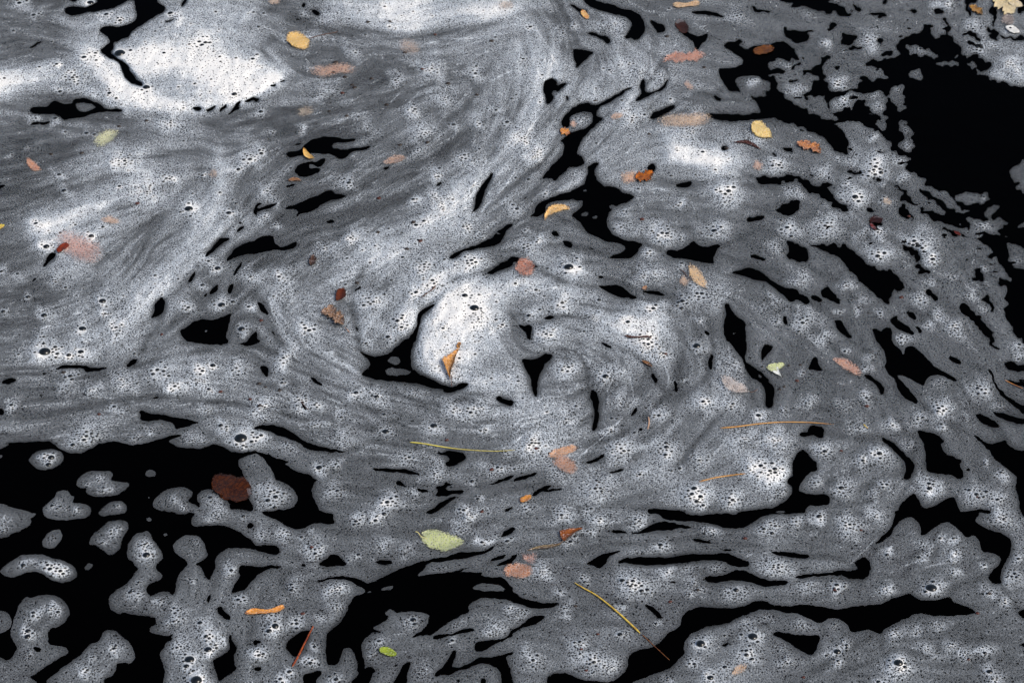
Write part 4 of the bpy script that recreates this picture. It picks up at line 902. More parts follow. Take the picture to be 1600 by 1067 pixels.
# ------------------------------------------------------------------ foam material
def foam_material(outlying=False):
    m, nt = new_mat("outlying_foam" if outlying else "foam")
    tc = node(nt, "ShaderNodeTexCoord")
    co = tc.outputs["Object"]
    Va = attr(nt, "thickness"); Ma = attr(nt, "film"); Da = attr(nt, "detail"); Pa = attr(nt, "pores")
    if outlying:
        def nz_(scale, lo, hi, a, b, det=3, st=(1, 1, 1)):
            n_ = node(nt, "ShaderNodeTexNoise"); n_.inputs["Scale"].default_value = scale; n_.inputs["Detail"].default_value = det
            n_.inputs["Distortion"].default_value = 1.2
            mp = node(nt, "ShaderNodeVectorMath", operation='MULTIPLY'); nt.links.new(co, mp.inputs[0]); mp.inputs[1].default_value = st
            nt.links.new(mp.outputs[0], n_.inputs["Vector"])
            return map_range(nt, n_.outputs["Fac"], lo, hi, a, b)
        Va = nz_(9, .35, .7, .33, .50, st=(.8, 1.5, 1)); Ma = nz_(7, .49, .56, .2, .9, 4, (.7, 1.4, 1)); Da = nz_(9, .42, .55, .2, .9, st=(.8, 1.5, 1)); Pa = nz_(16, .5, .65, .1, .8)
    # distort so cells are not a clean pattern
    nz = node(nt, "ShaderNodeTexNoise"); nz.inputs["Scale"].default_value = 160; nz.inputs["Detail"].default_value = 2
    nt.links.new(co, nz.inputs["Vector"])
    mx = node(nt, "ShaderNodeMix", data_type='VECTOR'); mx.inputs["Factor"].default_value = 0.0016
    add = node(nt, "ShaderNodeVectorMath", operation='MULTIPLY_ADD')
    nt.links.new(nz.outputs["Color"], add.inputs[0]); add.inputs[1].default_value = (0.0022, 0.0022, 0); nt.links.new(co, add.inputs[2])
    sc = node(nt, "ShaderNodeVectorMath", operation='MULTIPLY'); nt.links.new(add.outputs[0], sc.inputs[0]); sc.inputs[1].default_value = (1.0, 0.72, 0)
    def vor(scale, feature='F1'):
        v = node(nt, "ShaderNodeTexVoronoi", voronoi_dimensions='2D', feature=feature)
        v.inputs["Scale"].default_value = scale
        v.inputs["Randomness"].default_value = 1.0
        nt.links.new(sc.outputs[0], v.inputs["Vector"])
        return v
    def rnd(v, ch=0):
        s = node(nt, "ShaderNodeSeparateColor"); nt.links.new(v.outputs["Color"], s.inputs[0])
        return s.outputs[ch]
    # fine pores, ~1.6 mm apart
    v1 = vor(545.0)
    r1 = map_range(nt, rnd(v1), 0, 1, -0.06, 0.375)
    dd = math_node(nt, 'SUBTRACT', v1.outputs["Distance"], r1)
    pore1 = map_range(nt, dd, -0.12, 0.16, 1.0, 0.0, True)
    # walls between the fine cells are whiter, denser film
    wall = map_range(nt, v1.outputs["Distance"], 0.25, 0.75, 0.0, 1.0)
    # middling pores, ~3.4 mm apart, only where foam is bubbly
    v2 = vor(300.0)
    on2 = math_node(nt, 'LESS_THAN', rnd(v2, 1), Pa)
    r2 = map_range(nt, rnd(v2, 2), 0, 1, 0.06, 0.29)
    p2 = map_range(nt, math_node(nt, 'SUBTRACT', v2.outputs["Distance"], r2), -0.10, 0.07, 1.0, 0.0, True)
    pore2 = math_node(nt, 'MULTIPLY', p2, on2)
    # fluffy light / dark mottling
    n2 = node(nt, "ShaderNodeTexNoise"); n2.inputs["Scale"].default_value = 75; n2.inputs["Detail"].default_value = 5; n2.inputs["Roughness"].default_value = 0.62
    nt.links.new(sc.outputs[0], n2.inputs["Vector"])
    mott = math_node(nt, 'MULTIPLY_ADD', n2.outputs["Fac"], 0.26, -0.13)
    n3 = node(nt, "ShaderNodeTexNoise"); n3.inputs["Scale"].default_value = 900; n3.inputs["Detail"].default_value = 2
    nt.links.new(sc.outputs[0], n3.inputs["Vector"])
    grain = math_node(nt, 'MULTIPLY_ADD', n3.outputs["Fac"], 0.15, -0.075)
    # sum (display-like thickness scale)
    a1 = math_node(nt, 'MULTIPLY_ADD', wall, 0.17, -0.035)
    # fine pores weaken in the very thick white froth
    strength = map_range(nt, Va, 0.55, 1.0, 0.31, 0.15)
    a2 = math_node(nt, 'MULTIPLY', pore1, strength)
    body = math_node(nt, 'ADD', math_node(nt, 'ADD', a1, mott), math_node(nt, 'SUBTRACT', grain, a2))
    body = math_node(nt, 'MULTIPLY', body, Da)
    body = math_node(nt, 'ADD', math_node(nt, 'ADD', body, math_node(nt, 'MULTIPLY', grain, 0.6)), Va)
    body = math_node(nt, 'ADD', body, math_node(nt, 'MULTIPLY', Da, 0.045))
    body = math_node(nt, 'MULTIPLY', body, math_node(nt, 'MULTIPLY_ADD', pore2, -0.80, 1.0))
    body = math_node(nt, 'MAXIMUM', body, 0.02)
    cov = math_node(nt, 'POWER', body, 2.25)
    film = map_range(nt, Ma, 0.52, 0.63, 0.0, 1.0, True)
    cov = math_node(nt, 'MULTIPLY', math_node(nt, 'MINIMUM', cov, 1.0), film)
    p = principled(nt, Roughness=0.55)
    p.inputs["Specular IOR Level"].default_value = 0.25
    ramp = node(nt, "ShaderNodeValToRGB")
    nt.links.new(Va, ramp.inputs[0])
    e = ramp.color_ramp.elements
    e[0].position = 0.35; e[0].color = (0.73, 0.80, 0.87, 1)
    e[1].position = 0.98; e[1].color = (0.86, 0.86, 0.84, 1)
    k = e.new(0.7); k.color = (0.73, 0.80, 0.87, 1)
    nt.links.new(ramp.outputs[0], p.inputs["Base Color"])
    nt.links.new(cov, p.inputs["Alpha"])
    b = node(nt, "ShaderNodeBump"); b.inputs["Strength"].default_value = 0.35; b.inputs["Distance"].default_value = 0.0012
    nt.links.new(body, b.inputs["Height"]); nt.links.new(b.outputs[0], p.inputs["Normal"])
    return m
m_foam = foam_material()
m_out = foam_material(True)

# ------------------------------------------------------------------ foam sheets as real relief on the water
STEP = 1.5
GX = np.arange(-PAD + 1, W0 + PAD - 1, STEP, dtype=np.float32); GY = np.arange(-PAD + 1, H0 + PAD - 1, STEP, dtype=np.float32)
nx_, ny_ = len(GX), len(GY)
QX, QY = np.meshgrid(GX, GY)
def sample(a):
    xi = QX + PAD; yi = QY + PAD
    x0 = np.clip(xi.astype(int), 0, CW - 2); y0 = np.clip(yi.astype(int), 0, CH - 2)
    fx_ = xi - x0; fy_ = yi - y0
    return a[y0, x0] * (1 - fx_) * (1 - fy_) + a[y0, x0 + 1] * fx_ * (1 - fy_) + a[y0 + 1, x0] * (1 - fx_) * fy_ + a[y0 + 1, x0 + 1] * fx_ * fy_
gM, gV, gD, gP = (sample(a).astype(np.float32) for a in (M, V, detail, Pm))
gH = (0.0012 + 0.0045 * smooth(0.3, 1.0, sample(blur(V, 9))) * smooth(.4, 1, sample(edge))).astype(np.float32)
gH += (0.00035 * sample(fnoise(4.0, 71)) * smooth(.5, .8, gV) + 0.00025 * sample(fnoise(9.0, 72)) * smooth(.4, .6, gV)) * smooth(.6, 1, sample(edge))
gH = np.maximum(gH, 0.0009).astype(np.float32)
wxm, wym = ground(QX, QY, gH)
on = gM > 0.40
face = on[:-1, :-1] | on[1:, :-1] | on[:-1, 1:] | on[1:, 1:]
# connected pieces of film (labels over faces where the film itself is present)
solid = (gM[:-1, :-1] + gM[1:, :-1] + gM[:-1, 1:] + gM[1:, 1:]) * .25 > 0.5
def label(b):
    """4-connected labelling by run union-find"""
    h, w = b.shape
    lab = np.zeros((h, w), np.int32)
    par = [0]
    def find(i):
        while par[i] != i:
            par[i] = par[par[i]]; i = par[i]
        return i
    prev = []
    for y in range(h):
        row = b[y]
        d = np.diff(np.concatenate(([0], row.astype(np.int8), [0])))
        st = np.where(d == 1)[0]; en = np.where(d == -1)[0]
        cur = []
        j = 0
        for s_, e_ in zip(st, en):
            l = 0
            while j < len(prev) and prev[j][1] <= s_:
                j += 1
            k = j
            while k < len(prev) and prev[k][0] < e_:
                q = find(prev[k][2])
                if l == 0: l = q
                elif l != q:
                    par[max(l, q)] = min(l, q); l = min(l, q)
                k += 1
            if l == 0:
                par.append(len(par)); l = len(par) - 1
            cur.append((s_, e_, l)); lab[y, s_:e_] = l
        prev = cur
    root = np.array([find(i) for i in range(len(par))])
    return root[lab]
lab = label(solid)
# give the fringe faces the label of a neighbour
for _ in range(3):
    need = face & (lab == 0)
    for sh, ax in ((1, 0), (-1, 0), (1, 1), (-1, 1)):
        r_ = np.roll(lab, sh, ax)
        lab = np.where(need & (lab == 0), r_, lab)
ids, cnt = np.unique(lab[face & (lab > 0)], return_counts=True)
order = ids[np.argsort(-cnt)]
def foam_mesh(name, sel):
    fy2, fx2 = np.where(sel)
    a = fy2 * nx_ + fx2
    quad = np.stack([a + nx_, a + nx_ + 1, a + 1, a], 1)      # counter-clockwise seen from above
    used, inv = np.unique(quad, return_inverse=True)
    quad = inv.reshape(-1, 4)
    co = np.stack([wxm.ravel()[used], wym.ravel()[used], gH.ravel()[used]], 1).astype(np.float32)
    cen = co.mean(0); cen[2] = 0
    me = bpy.data.meshes.new(name)
    me.vertices.add(len(used)); me.vertices.foreach_set("co", co.ravel())
    nf = len(quad)
    me.loops.add(nf * 4); me.loops.foreach_set("vertex_index", quad.ravel().astype(np.int32))
    me.polygons.add(nf)
    me.polygons.foreach_set("loop_start", np.arange(0, nf * 4, 4, dtype=np.int32))
    me.polygons.foreach_set("loop_total", np.full(nf, 4, np.int32))
    me.polygons.foreach_set("use_smooth", np.ones(nf, bool))
    me.update(calc_edges=True)
    for nm, arr in (("thickness", gV), ("film", gM), ("detail", gD), ("pores", gP)):
        at = me.attributes.new(nm, 'FLOAT', 'POINT'); at.data.foreach_set("value", arr.ravel()[used])
    me.materials.append(m_foam)
    o = bpy.data.objects.new(name, me)
    col.objects.link(o)
    return o

def lab_at(x, y):
    j = int((y + PAD - 1) / STEP); i = int((x + PAD - 1) / STEP)
    if 0 <= j < ny_ - 1 and 0 <= i < nx_ - 1:
        return int(lab[j, i])
    return 0
foams = {}
rest = np.zeros_like(face)
info = []
fy_all, fx_all = np.where(face & (lab > 0))
ll = lab[fy_all, fx_all]
srt = np.argsort(ll, kind='stable'); fy_all = fy_all[srt]; fx_all = fx_all[srt]; ll = ll[srt]
uniq, start = np.unique(ll, return_index=True)
start = list(start) + [len(ll)]
pieces = {int(u): (fy_all[start[i]:start[i + 1]], fx_all[start[i]:start[i + 1]]) for i, u in enumerate(uniq)}
for l in order:
    l = int(l)
    yy, xx = pieces[l]
    X = GX[xx]; Y = GY[yy]
    inside = (X > -2) & (X < W0 + 2) & (Y > -2) & (Y < H0 + 2)
    area = inside.sum() * STEP * STEP
    if area < 90 or (inside.mean() < .12 and area < 2000):
        rest[yy, xx] = True
        continue
    sel = np.zeros_like(face); sel[yy, xx] = True
    cx = float(X[inside].mean()); cy = float(Y[inside].mean())
    info.append((int(area), round(cx), round(cy), int(X[inside].min()), int(X[inside].max()), int(Y[inside].min()), int(Y[inside].max())))
    best = None
    for (px_, py_, nm, lb, ct) in FOAM_NAMES:
        if lab_at(px_, py_) == l:
            best = (nm, lb, ct)
            break
    if best is None:
        print("UNNAMED foam area %d centre %d,%d  box x %d-%d y %d-%d" % (area, cx, cy, X.min(), X.max(), Y.min(), Y.max()))
        best = ("foam_patch", "foam", "foam")
    nm, lb, ct = best
    o = foam_mesh(nm, sel)
    o["label"] = lb; o["category"] = ct; o["group"] = "pieces of foam drifting on the dark water"
    foams[l] = o
if rest.any():
    o = foam_mesh("foam_flecks", rest)
    o["kind"] = "stuff"; o["label"] = "tiny torn flecks of grey foam on the black water"; o["category"] = "foam"
print("foam pieces", len(foams))
# more of the same broken foam all round the stretch built in detail
inner = [ground(x, y) for x, y in ((-PAD + 26, H0 + PAD - 26), (W0 + PAD - 26, H0 + PAD - 26), (W0 + PAD - 26, -PAD + 26), (-PAD + 26, -PAD + 26))]
outer = [(-3.2, 0.6), (3.2, 0.6), (4.2, 7.0), (-4.2, 7.0)]
o = mesh_obj("outlying_foam", [(a, b, 0.0007) for a, b in inner] + [(a, b, 0.0007) for a, b in outer], [(4, 5, 1, 0), (5, 6, 2, 1), (6, 7, 3, 2), (7, 4, 0, 3)], m_out)
o["kind"] = "stuff"; o["label"] = "broken grey foam drifting on the dark water all around"; o["category"] = "foam"

# ------------------------------------------------------------------ bubbles
def bubble_material():
    m, nt = new_mat("bubble_skin")
    tc = node(nt, "ShaderNodeTexCoord")
    p = principled(nt, Base_Color=(0.005, 0.006, 0.006, 1), Roughness=0.05)
    p.inputs["Specular IOR Level"].default_value = 0.6
    return m
m_bub = bubble_material()
def dome(nseg, nring, hgt=0.55):
    V_ = [(0, 0, hgt)]
    for i in range(1, nring + 1):
        a = (math.pi / 2) * i / nring
        for k in range(nseg):
            t_ = 2 * math.pi * k / nseg
            V_.append((math.sin(a) * math.cos(t_), math.sin(a) * math.sin(t_), hgt * math.cos(a)))
    F_ = [(0, 1 + k, 1 + (k + 1) % nseg) for k in range(nseg)]
    for i in range(nring - 1):
        b0 = 1 + i * nseg; b1 = b0 + nseg
        for k in range(nseg):
            F_.append((b0 + k, b1 + k, b1 + (k + 1) % nseg, b0 + (k + 1) % nseg))
    return V_, F_
def new_dome_mesh(name, nseg, nring, hgt):
    V_, F_ = dome(nseg, nring, hgt)
    me = bpy.data.meshes.new(name); me.from_pydata(V_, [], F_)
    me.polygons.foreach_set("use_smooth", [True] * len(me.polygons)); me.materials.append(m_bub); me.update()
    return me
BIG = [new_dome_mesh("bubble_dome", 20, 5, h) for h in (0.50, 0.58, 0.66)]
def foam_z(x, y):
    j = min(max(int((y + PAD - 1) / STEP), 0), ny_ - 1); i = min(max(int((x + PAD - 1) / STEP), 0), nx_ - 1)
    return float(gH[j, i])
kept.sort(key=lambda b: -b[2])
singles = 0
small = {}
for (x, y, r) in kept:
    l = lab_at(x, y)
    par = foams.get(l)
    if par is None:
        continue
    z = foam_z(x, y)
    gx_, gy_ = ground(x, y, z)
    R = r * px_m(x, y)
    if r >= 2.6 and singles < 290:
        o = bpy.data.objects.new("bubble", random.choice(BIG))
        o.location = (gx_, gy_, z - 0.04 * R)
        o.scale = (R, R * random.uniform(.88, 1.1), R)
        o.rotation_euler = (0, 0, random.uniform(0, 6.28))
        o.parent = par
        col.objects.link(o)
        singles += 1
    else:
        small.setdefault(l, []).append((gx_, gy_, z, R, r))
print("single bubbles", singles)
DV, DF = dome(10, 3, 0.55); DV = np.array(DV)
DV6, DF6 = dome(7, 2, 0.5); DV6 = np.array(DV6)
for l, items in small.items():
    Vs, Fs, base = [], [], 0
    for (gx_, gy_, z, R, r) in items:
        dv, df = (DV, DF) if r > 1.6 else (DV6, DF6)
        a = random.uniform(0, 6.28); e_ = random.uniform(.8, 1.15)
        P = dv * (R, R * e_, R)
        ca, sa = math.cos(a), math.sin(a)
        P = np.stack([P[:, 0] * ca - P[:, 1] * sa + gx_, P[:, 0] * sa + P[:, 1] * ca + gy_, P[:, 2] + z + .0001], 1)
        Vs.extend(P.tolist()); Fs.extend([tuple(i + base for i in f) for f in df]); base += len(dv)
    o = mesh_obj("small_bubbles", Vs, Fs, m_bub, foams[l])
    o["kind"] = "stuff"

# ------------------------------------------------------------------ leaves, needles, twigs
def leaf_material(name, c1, c2, cover, soft, wet=0.35, grain=1.0):
    """c1 blade, c2 veins and blotches; cover = how far froth has spread over the blade"""
    m, nt = new_mat(name)
    tc = node(nt, "ShaderNodeTexCoord"); co = tc.outputs["Object"]
    n = node(nt, "ShaderNodeTexNoise"); n.inputs["Scale"].default_value = 240; n.inputs["Detail"].default_value = 4
    nt.links.new(co, n.inputs["Vector"])
    across = attr(nt, "across"); along = attr(nt, "along"); rim = attr(nt, "rim")
    aa = math_node(nt, 'ABSOLUTE', across)
    mid = map_range(nt, aa, 0.0, 0.09, 1.0, 0.0, True)
    side = math_node(nt, 'SINE', math_node(nt, 'MULTIPLY', math_node(nt, 'SUBTRACT', along, math_node(nt, 'MULTIPLY', aa, 0.22)), 62.0))
    side = map_range(nt, side, 0.55, 1.0, 0.0, 0.85, True)
    blot = map_range(nt, n.outputs["Fac"], 0.42, 0.64, 0.0, 0.9, True)
    f = math_node(nt, 'MAXIMUM', math_node(nt, 'MAXIMUM', math_node(nt, 'MULTIPLY', mid, 0.8), side), blot)
    mix = node(nt, "ShaderNodeMix", data_type='RGBA'); nt.links.new(f, mix.inputs[0])
    mix.inputs[6].default_value = (*c1, 1); mix.inputs[7].default_value = (*c2, 1)
    # froth specks sitting on the blade
    v = node(nt, "ShaderNodeTexVoronoi", voronoi_dimensions='2D'); v.inputs["Scale"].default_value = 620
    nt.links.new(co, v.inputs["Vector"])
    n4 = node(nt, "ShaderNodeTexNoise"); n4.inputs["Scale"].default_value = 420; n4.inputs["Detail"].default_value = 4; n4.inputs["Roughness"].default_value = .65
    nt.links.new(co, n4.inputs["Vector"])
    fro = math_node(nt, 'ADD', math_node(nt, 'MULTIPLY', v.outputs["Distance"], 0.65), n4.outputs["Fac"])
    th = 0.98 - 0.40 * cover
    frost = map_range(nt, fro, th - 0.12, th + 0.12, 0.0, min(1.0, 0.45 + cover) if cover > 0 else 0.0, True)
    mix2 = node(nt, "ShaderNodeMix", data_type='RGBA'); nt.links.new(frost, mix2.inputs[0])
    nt.links.new(mix.outputs[2], mix2.inputs[6])
    mix2.inputs[7].default_value = (0.35 * c1[0] + .48, 0.42 * c1[1] + .42, 0.4 * c1[2] + .42, 1)
    # open pores in the froth, dark
    v5 = node(nt, "ShaderNodeTexVoronoi", voronoi_dimensions='2D'); v5.inputs["Scale"].default_value = 480
    nt.links.new(co, v5.inputs["Vector"])
    s5 = node(nt, "ShaderNodeSeparateColor"); nt.links.new(v5.outputs["Color"], s5.inputs[0])
    pr = map_range(nt, math_node(nt, 'SUBTRACT', v5.outputs["Distance"], map_range(nt, s5.outputs[0], 0, 1, -0.15, 0.30 + 0.22 * cover)), -0.05, 0.10, min(0.92, 0.2 + cover * 1.3) if cover > 0 else 0.0, 0.0, True)
    mix3 = node(nt, "ShaderNodeMix", data_type='RGBA'); nt.links.new(pr, mix3.inputs[0])
    nt.links.new(mix2.outputs[2], mix3.inputs[6]); mix3.inputs[7].default_value = (c2[0] * .12, c2[1] * .12, c2[2] * .12, 1)
    p = principled(nt, Roughness=wet)
    nt.links.new(mix3.outputs[2], p.inputs["Base Color"])
    p.inputs["Specular IOR Level"].default_value = 0.12 + 0.2 * min(1, c1[0] * 1.5)
    # ragged, soaked margins let the film show through
    k = math_node(nt, 'ADD', rim, math_node(nt, 'MULTIPLY', math_node(nt, 'SUBTRACT', n4.outputs["Fac"], 0.5), 0.5 + 2.2 * soft))
    al = map_range(nt, k, 0.0 + 0.05 * soft, 0.06 + 0.75 * soft, 0.0, 1.0, True)
    if cover > 0.3:
        al = math_node(nt, 'MULTIPLY', al, map_range(nt, fro, th - 0.22, th + 0.22, 1.0 - 0.15 * cover, 1.0 - 0.80 * cover, True))
        # pores of the film over it stay dark
    nt.links.new(al, p.inputs["Alpha"])
    b = node(nt, "ShaderNodeBump"); b.inputs["Strength"].default_value = 0.9; b.inputs["Distance"].default_value = 0.0011
    nt.links.new(n4.outputs["Fac"], b.inputs["Height"]); nt.links.new(b.outputs[0], p.inputs["Normal"])
    return m
def prof(kind, u):
    if kind == 'ovate':  return math.sin(math.pi * min(max(u, 0), 1) ** 0.75) ** 0.8
    if kind == 'oval':   return max(1 - abs(2 * u - 1) ** 2.6, 0) ** 0.55
    if kind == 'lance':  return math.sin(math.pi * u) ** 0.9
    if kind == 'strip':  return max(1 - abs(2 * u - 1) ** 6, 0) ** 0.6 * (0.85 + .15 * math.sin(9 * u))
    if kind == 'wedge':  return (0.06 + 0.94 * (1 - u) ** 1.2) * min(1, (u + .02) * 14) 
    if kind == 'peak':   return max(1 - abs(u - .5) / .5, 0) ** 1.25
    if kind == 'ragged': return max(1 - abs(2 * u - 1) ** 3, 0) ** .6 * (0.68 + 0.32 * math.sin(13 * u + 1) * math.cos(29 * u))
    return 1.0
def build_leaf(name, label_, cat, pts, hw, kind, c1, c2, cover=0.3, soft=0.3, z=0.0012, curl=0.25, bend=0.0, stem=None, group="fallen leaves caught in the foam", wet=0.35, parent_only=None, submerged=False):
    """pts: spine in photograph pixels (base to tip); hw: half width in pixels"""
    hwa, hwb = hw if isinstance(hw, tuple) else (hw, hw)
    hw = max(hwa, hwb)
    g_ = 1 + .35 * soft; hw *= g_; hwa *= g_; hwb *= g_
    P = np.array(path(pts))
    seg = np.hypot(*(P[1:] - P[:-1]).T); cum = np.concatenate(([0], np.cumsum(seg))); L = cum[-1]
    nu, nv = 22, 9
    c = P.mean(0)
    zc = foam_z(*c) if not submerged else 0.0012
    gx0, gy0 = ground(c[0], c[1])
    rs = random.Random(name + pts)
    ph = rs.uniform(0, 6)
    V_, att = [], []
    scale = px_m(c[0], c[1])
    for i in range(nu + 1):
        u = i / nu
        x = np.interp(u * L, cum, P[:, 0]); y = np.interp(u * L, cum, P[:, 1])
        x2 = np.interp(min(u + .04, 1) * L, cum, P[:, 0]); y2 = np.interp(min(u + .04, 1) * L, cum, P[:, 1])
        x1 = np.interp(max(u - .04, 0) * L, cum, P[:, 0]); y1 = np.interp(max(u - .04, 0) * L, cum, P[:, 1])
        d = np.array([x2 - x1, y2 - y1]); d /= max(np.hypot(*d), 1e-6)
        nrm = np.array([-d[1], d[0]])
        w = hw * prof(kind, u) * (1 + .05 * math.sin(11 * u + ph) + .04 * math.sin(23 * u + 2 * ph)) + 0.15
        for j in range(nv + 1):
            v = 2 * j / nv - 1
            wv = w * (hwa if v < 0 else hwb) / hw
            q = (x + nrm[0] * v * wv, y + nrm[1] * v * wv)
            gx_, gy_ = ground(q[0], q[1], 0 if submerged else foam_z(q[0], q[1]))
            zz = z + curl * scale * hw * (v * v) * 0.55 + bend * scale * L * (u - .5) ** 2 + 0.06 * scale * hw * math.sin(7 * u + 3 * v + ph)
            if not submerged:
                zz += foam_z(q[0], q[1])
            else:
                zz = max(zz, 0.0006)
            V_.append((gx_ - gx0, gy_ - gy0, zz - (0 if submerged else 0)))
            att.append((v, u, min((1 - abs(v)) * 1.15, u * 2.6, (1 - u) * 2.6)))
    F_ = []
    for i in range(nu):
        for j in range(nv):
            a = i * (nv + 1) + j
            F_.append((a, a + 1, a + nv + 2, a + nv + 1))
    m = leaf_material(name + "_blade", c1, c2, cover, soft, wet)
    root = bpy.data.objects.new(name, None) if stem else None
    o = mesh_obj("blade" if stem else name, V_, F_, m)
    for k, nm in enumerate(("across", "along", "rim")):
        at = o.data.attributes.new(nm, 'FLOAT', 'POINT'); at.data.foreach_set("value", [float(a_[k]) for a_ in att])
    if cover <= .35:
        sol = o.modifiers.new("thickness", 'SOLIDIFY')
        sol.thickness = 0.00025
        sol.offset = 1
    top = o
    if root:
        root.location = (gx0, gy0, 0)
        root.empty_display_size = 0.01
        col.objects.link(root); o.parent = root
        spts, sw, scol = stem
        s = tube("stem", spts, sw, sw * .7, scol, z + 0.0008, origin=(gx0, gy0), submerged=submerged)
        s.parent = root
        top = root
    else:
        o.location = (gx0, gy0, 0)
    top["label"] = label_; top["category"] = cat
    if group: top["group"] = group
    return top
tube_mats = {}
def tube_mat(c1, c2, alpha_end=0.0):
    key = (c1, c2)
    if key in tube_mats: return tube_mats[key]
    m, nt = new_mat("plant_fibre")
    tc = node(nt, "ShaderNodeTexCoord")
    n = node(nt, "ShaderNodeTexNoise"); n.inputs["Scale"].default_value = 220; n.inputs["Detail"].default_value = 3
    nt.links.new(tc.outputs["Object"], n.inputs["Vector"])
    mix = node(nt, "ShaderNodeMix", data_type='RGBA')
    nt.links.new(map_range(nt, n.outputs["Fac"], .4, .65, 0, 1), mix.inputs[0])
    mix.inputs[6].default_value = (*c1, 1); mix.inputs[7].default_value = (*c2, 1)
    p = principled(nt, Roughness=0.4)
    nt.links.new(mix.outputs[2], p.inputs["Base Color"])
    al = attr(nt, "bare")
    k = math_node(nt, 'ADD', al, math_node(nt, 'MULTIPLY', math_node(nt, 'SUBTRACT', n.outputs["Fac"], .5), 0.8))
    nt.links.new(map_range(nt, k, 0.15, 0.6, 0, 1), p.inputs["Alpha"])
    tube_mats[key] = m
    return m
def tube(name, pts, w0, w1, cols, z, origin=None, bare=None, submerged=False, flat=0.6):
    """tapered stalk along photograph pixels; w in pixels (radius); bare = how clear of froth at start,end"""
    P = np.array(path(pts))
    # smooth the line
    Q = []
    for i in range(len(P) - 1):
        p0 = P[max(i - 1, 0)]; p1 = P[i]; p2 = P[i + 1]; p3 = P[min(i + 2, len(P) - 1)]
        for t_ in np.linspace(0, 1, 7)[:-1]:
            Q.append(0.5 * ((2 * p1) + (-p0 + p2) * t_ + (2 * p0 - 5 * p1 + 4 * p2 - p3) * t_ ** 2 + (-p0 + 3 * p1 - 3 * p2 + p3) * t_ ** 3))
    Q.append(P[-1]); Q = np.array(Q)
    c = Q.mean(0)
    if origin is None:
        origin_ = ground(c[0], c[1])
    else:
        origin_ = origin
    V_, F_, B = [], [], []
    n = len(Q); ns = 6
    for i in range(n):
        u = i / (n - 1)
        d = Q[min(i + 1, n - 1)] - Q[max(i - 1, 0)]
        fz = 0.0006 if submerged else foam_z(Q[i][0], Q[i][1])
        ga = ground(Q[i][0], Q[i][1], fz); gb = ground(Q[i][0] + d[0] * .1, Q[i][1] + d[1] * .1, fz)
        t_ = np.array([gb[0] - ga[0], gb[1] - ga[1]]); t_ /= max(np.hypot(*t_), 1e-9)
        sd_ = np.array([-t_[1], t_[0]])
        r = (w0 + (w1 - w0) * u) * px_m(Q[i][0], Q[i][1]) * min(1, .35 + 8 * min(u, 1 - u))
        z0 = z + (0.0006 if submerged else foam_z(Q[i][0], Q[i][1])) + r * .3
        for k in range(ns):
            a = 2 * math.pi * k / ns
            V_.append((ga[0] + sd_[0] * r * math.cos(a) - origin_[0], ga[1] + sd_[1] * r * math.cos(a) - origin_[1], z0 + r * flat * math.sin(a)))
            B.append(1.0 if bare is None else float(np.interp(u, *bare)))
    for i in range(n - 1):
        for k in range(ns):
            F_.append((i * ns + k, i * ns + (k + 1) % ns, (i + 1) * ns + (k + 1) % ns, (i + 1) * ns + k))
    F_.append(tuple(range(ns - 1, -1, -1))); F_.append(tuple((n - 1) * ns + k for k in range(ns)))
    o = mesh_obj(name, V_, F_, tube_mat(*cols))
    at = o.data.attributes.new("bare", 'FLOAT', 'POINT'); at.data.foreach_set("value", B)
    if origin is None:
        o.location = (origin_[0], origin_[1], 0)
    return o
def fibre(name, label_, cat, pts, w0, w1, cols, z=0.001, bare=None, group=None, submerged=False):
    o = tube(name, pts, w0, w1, cols, z, None, bare, submerged)
    o["label"] = label_; o["category"] = cat
    if group: o["group"] = group
    return o
# ------------------------------------------------------------------ the leaves, one by one
YEL = (0.78, 0.50, 0.13); YEL2 = (0.55, 0.28, 0.06); ORA = (0.62, 0.22, 0.04); ORA2 = (0.30, 0.08, 0.015)
SAL = (0.56, 0.20, 0.085); SAL2 = (0.40, 0.11, 0.05); TAN = (0.66, 0.40, 0.20); TAN2 = (0.42, 0.22, 0.10)
RED = (0.13, 0.025, 0.006); RED2 = (0.07, 0.012, 0.004); BRO = (0.06, 0.024, 0.010); BRO2 = (0.02, 0.008, 0.004)
CRE = (0.80, 0.70, 0.42); CRE2 = (0.62, 0.50, 0.26); GRE = (0.50, 0.55, 0.20); GRE2 = (0.36, 0.42, 0.12)
BROWNS = ((0.10, 0.04, 0.02), (0.04, 0.015, 0.01))
build_leaf("leaf", "yellow ragged leaf with an orange spot left of a thin brown twig", "leaf", "447,59 465,65 484,74", 11, 'oval', YEL, (0.72, 0.40, 0.08), .30, .45)
build_leaf("leaf", "peach leaf almost buried in bright foam near the top middle", "leaf", "622,72 640,75 658,80", 10, 'oval', (0.8, 0.55, 0.40), TAN2, .85, .9)
build_leaf("leaf", "long orange leaf soaked in swirling foam below the thin brown twig", "leaf", "480,112 505,114 530,108 560,112", 8, 'oval', (0.72, 0.36, 0.16), SAL2, .65, .9)
build_leaf("leaf", "pale yellow-green leaf with a pointed tip in grey foam on the left", "leaf", "147,229 160,220 188,206", 10, 'ovate', (0.72, 0.74, 0.40), (0.6, 0.6, 0.28), .55, .7)
build_leaf("leaf", "small curved orange leaf at the left edge of the foam sheet", "leaf", "42,246 47,256 55,264 66,268", 6, 'lance', (0.70, 0.30, 0.12), SAL2, .45, .6)
build_leaf("leaf", "curled golden leaf bridging foam beside the dark water slit", "leaf", "474,234 478,243 484,248 491,251", 4.2, 'lance', YEL, YEL2, .1, .15, curl=.8, bend=.3)
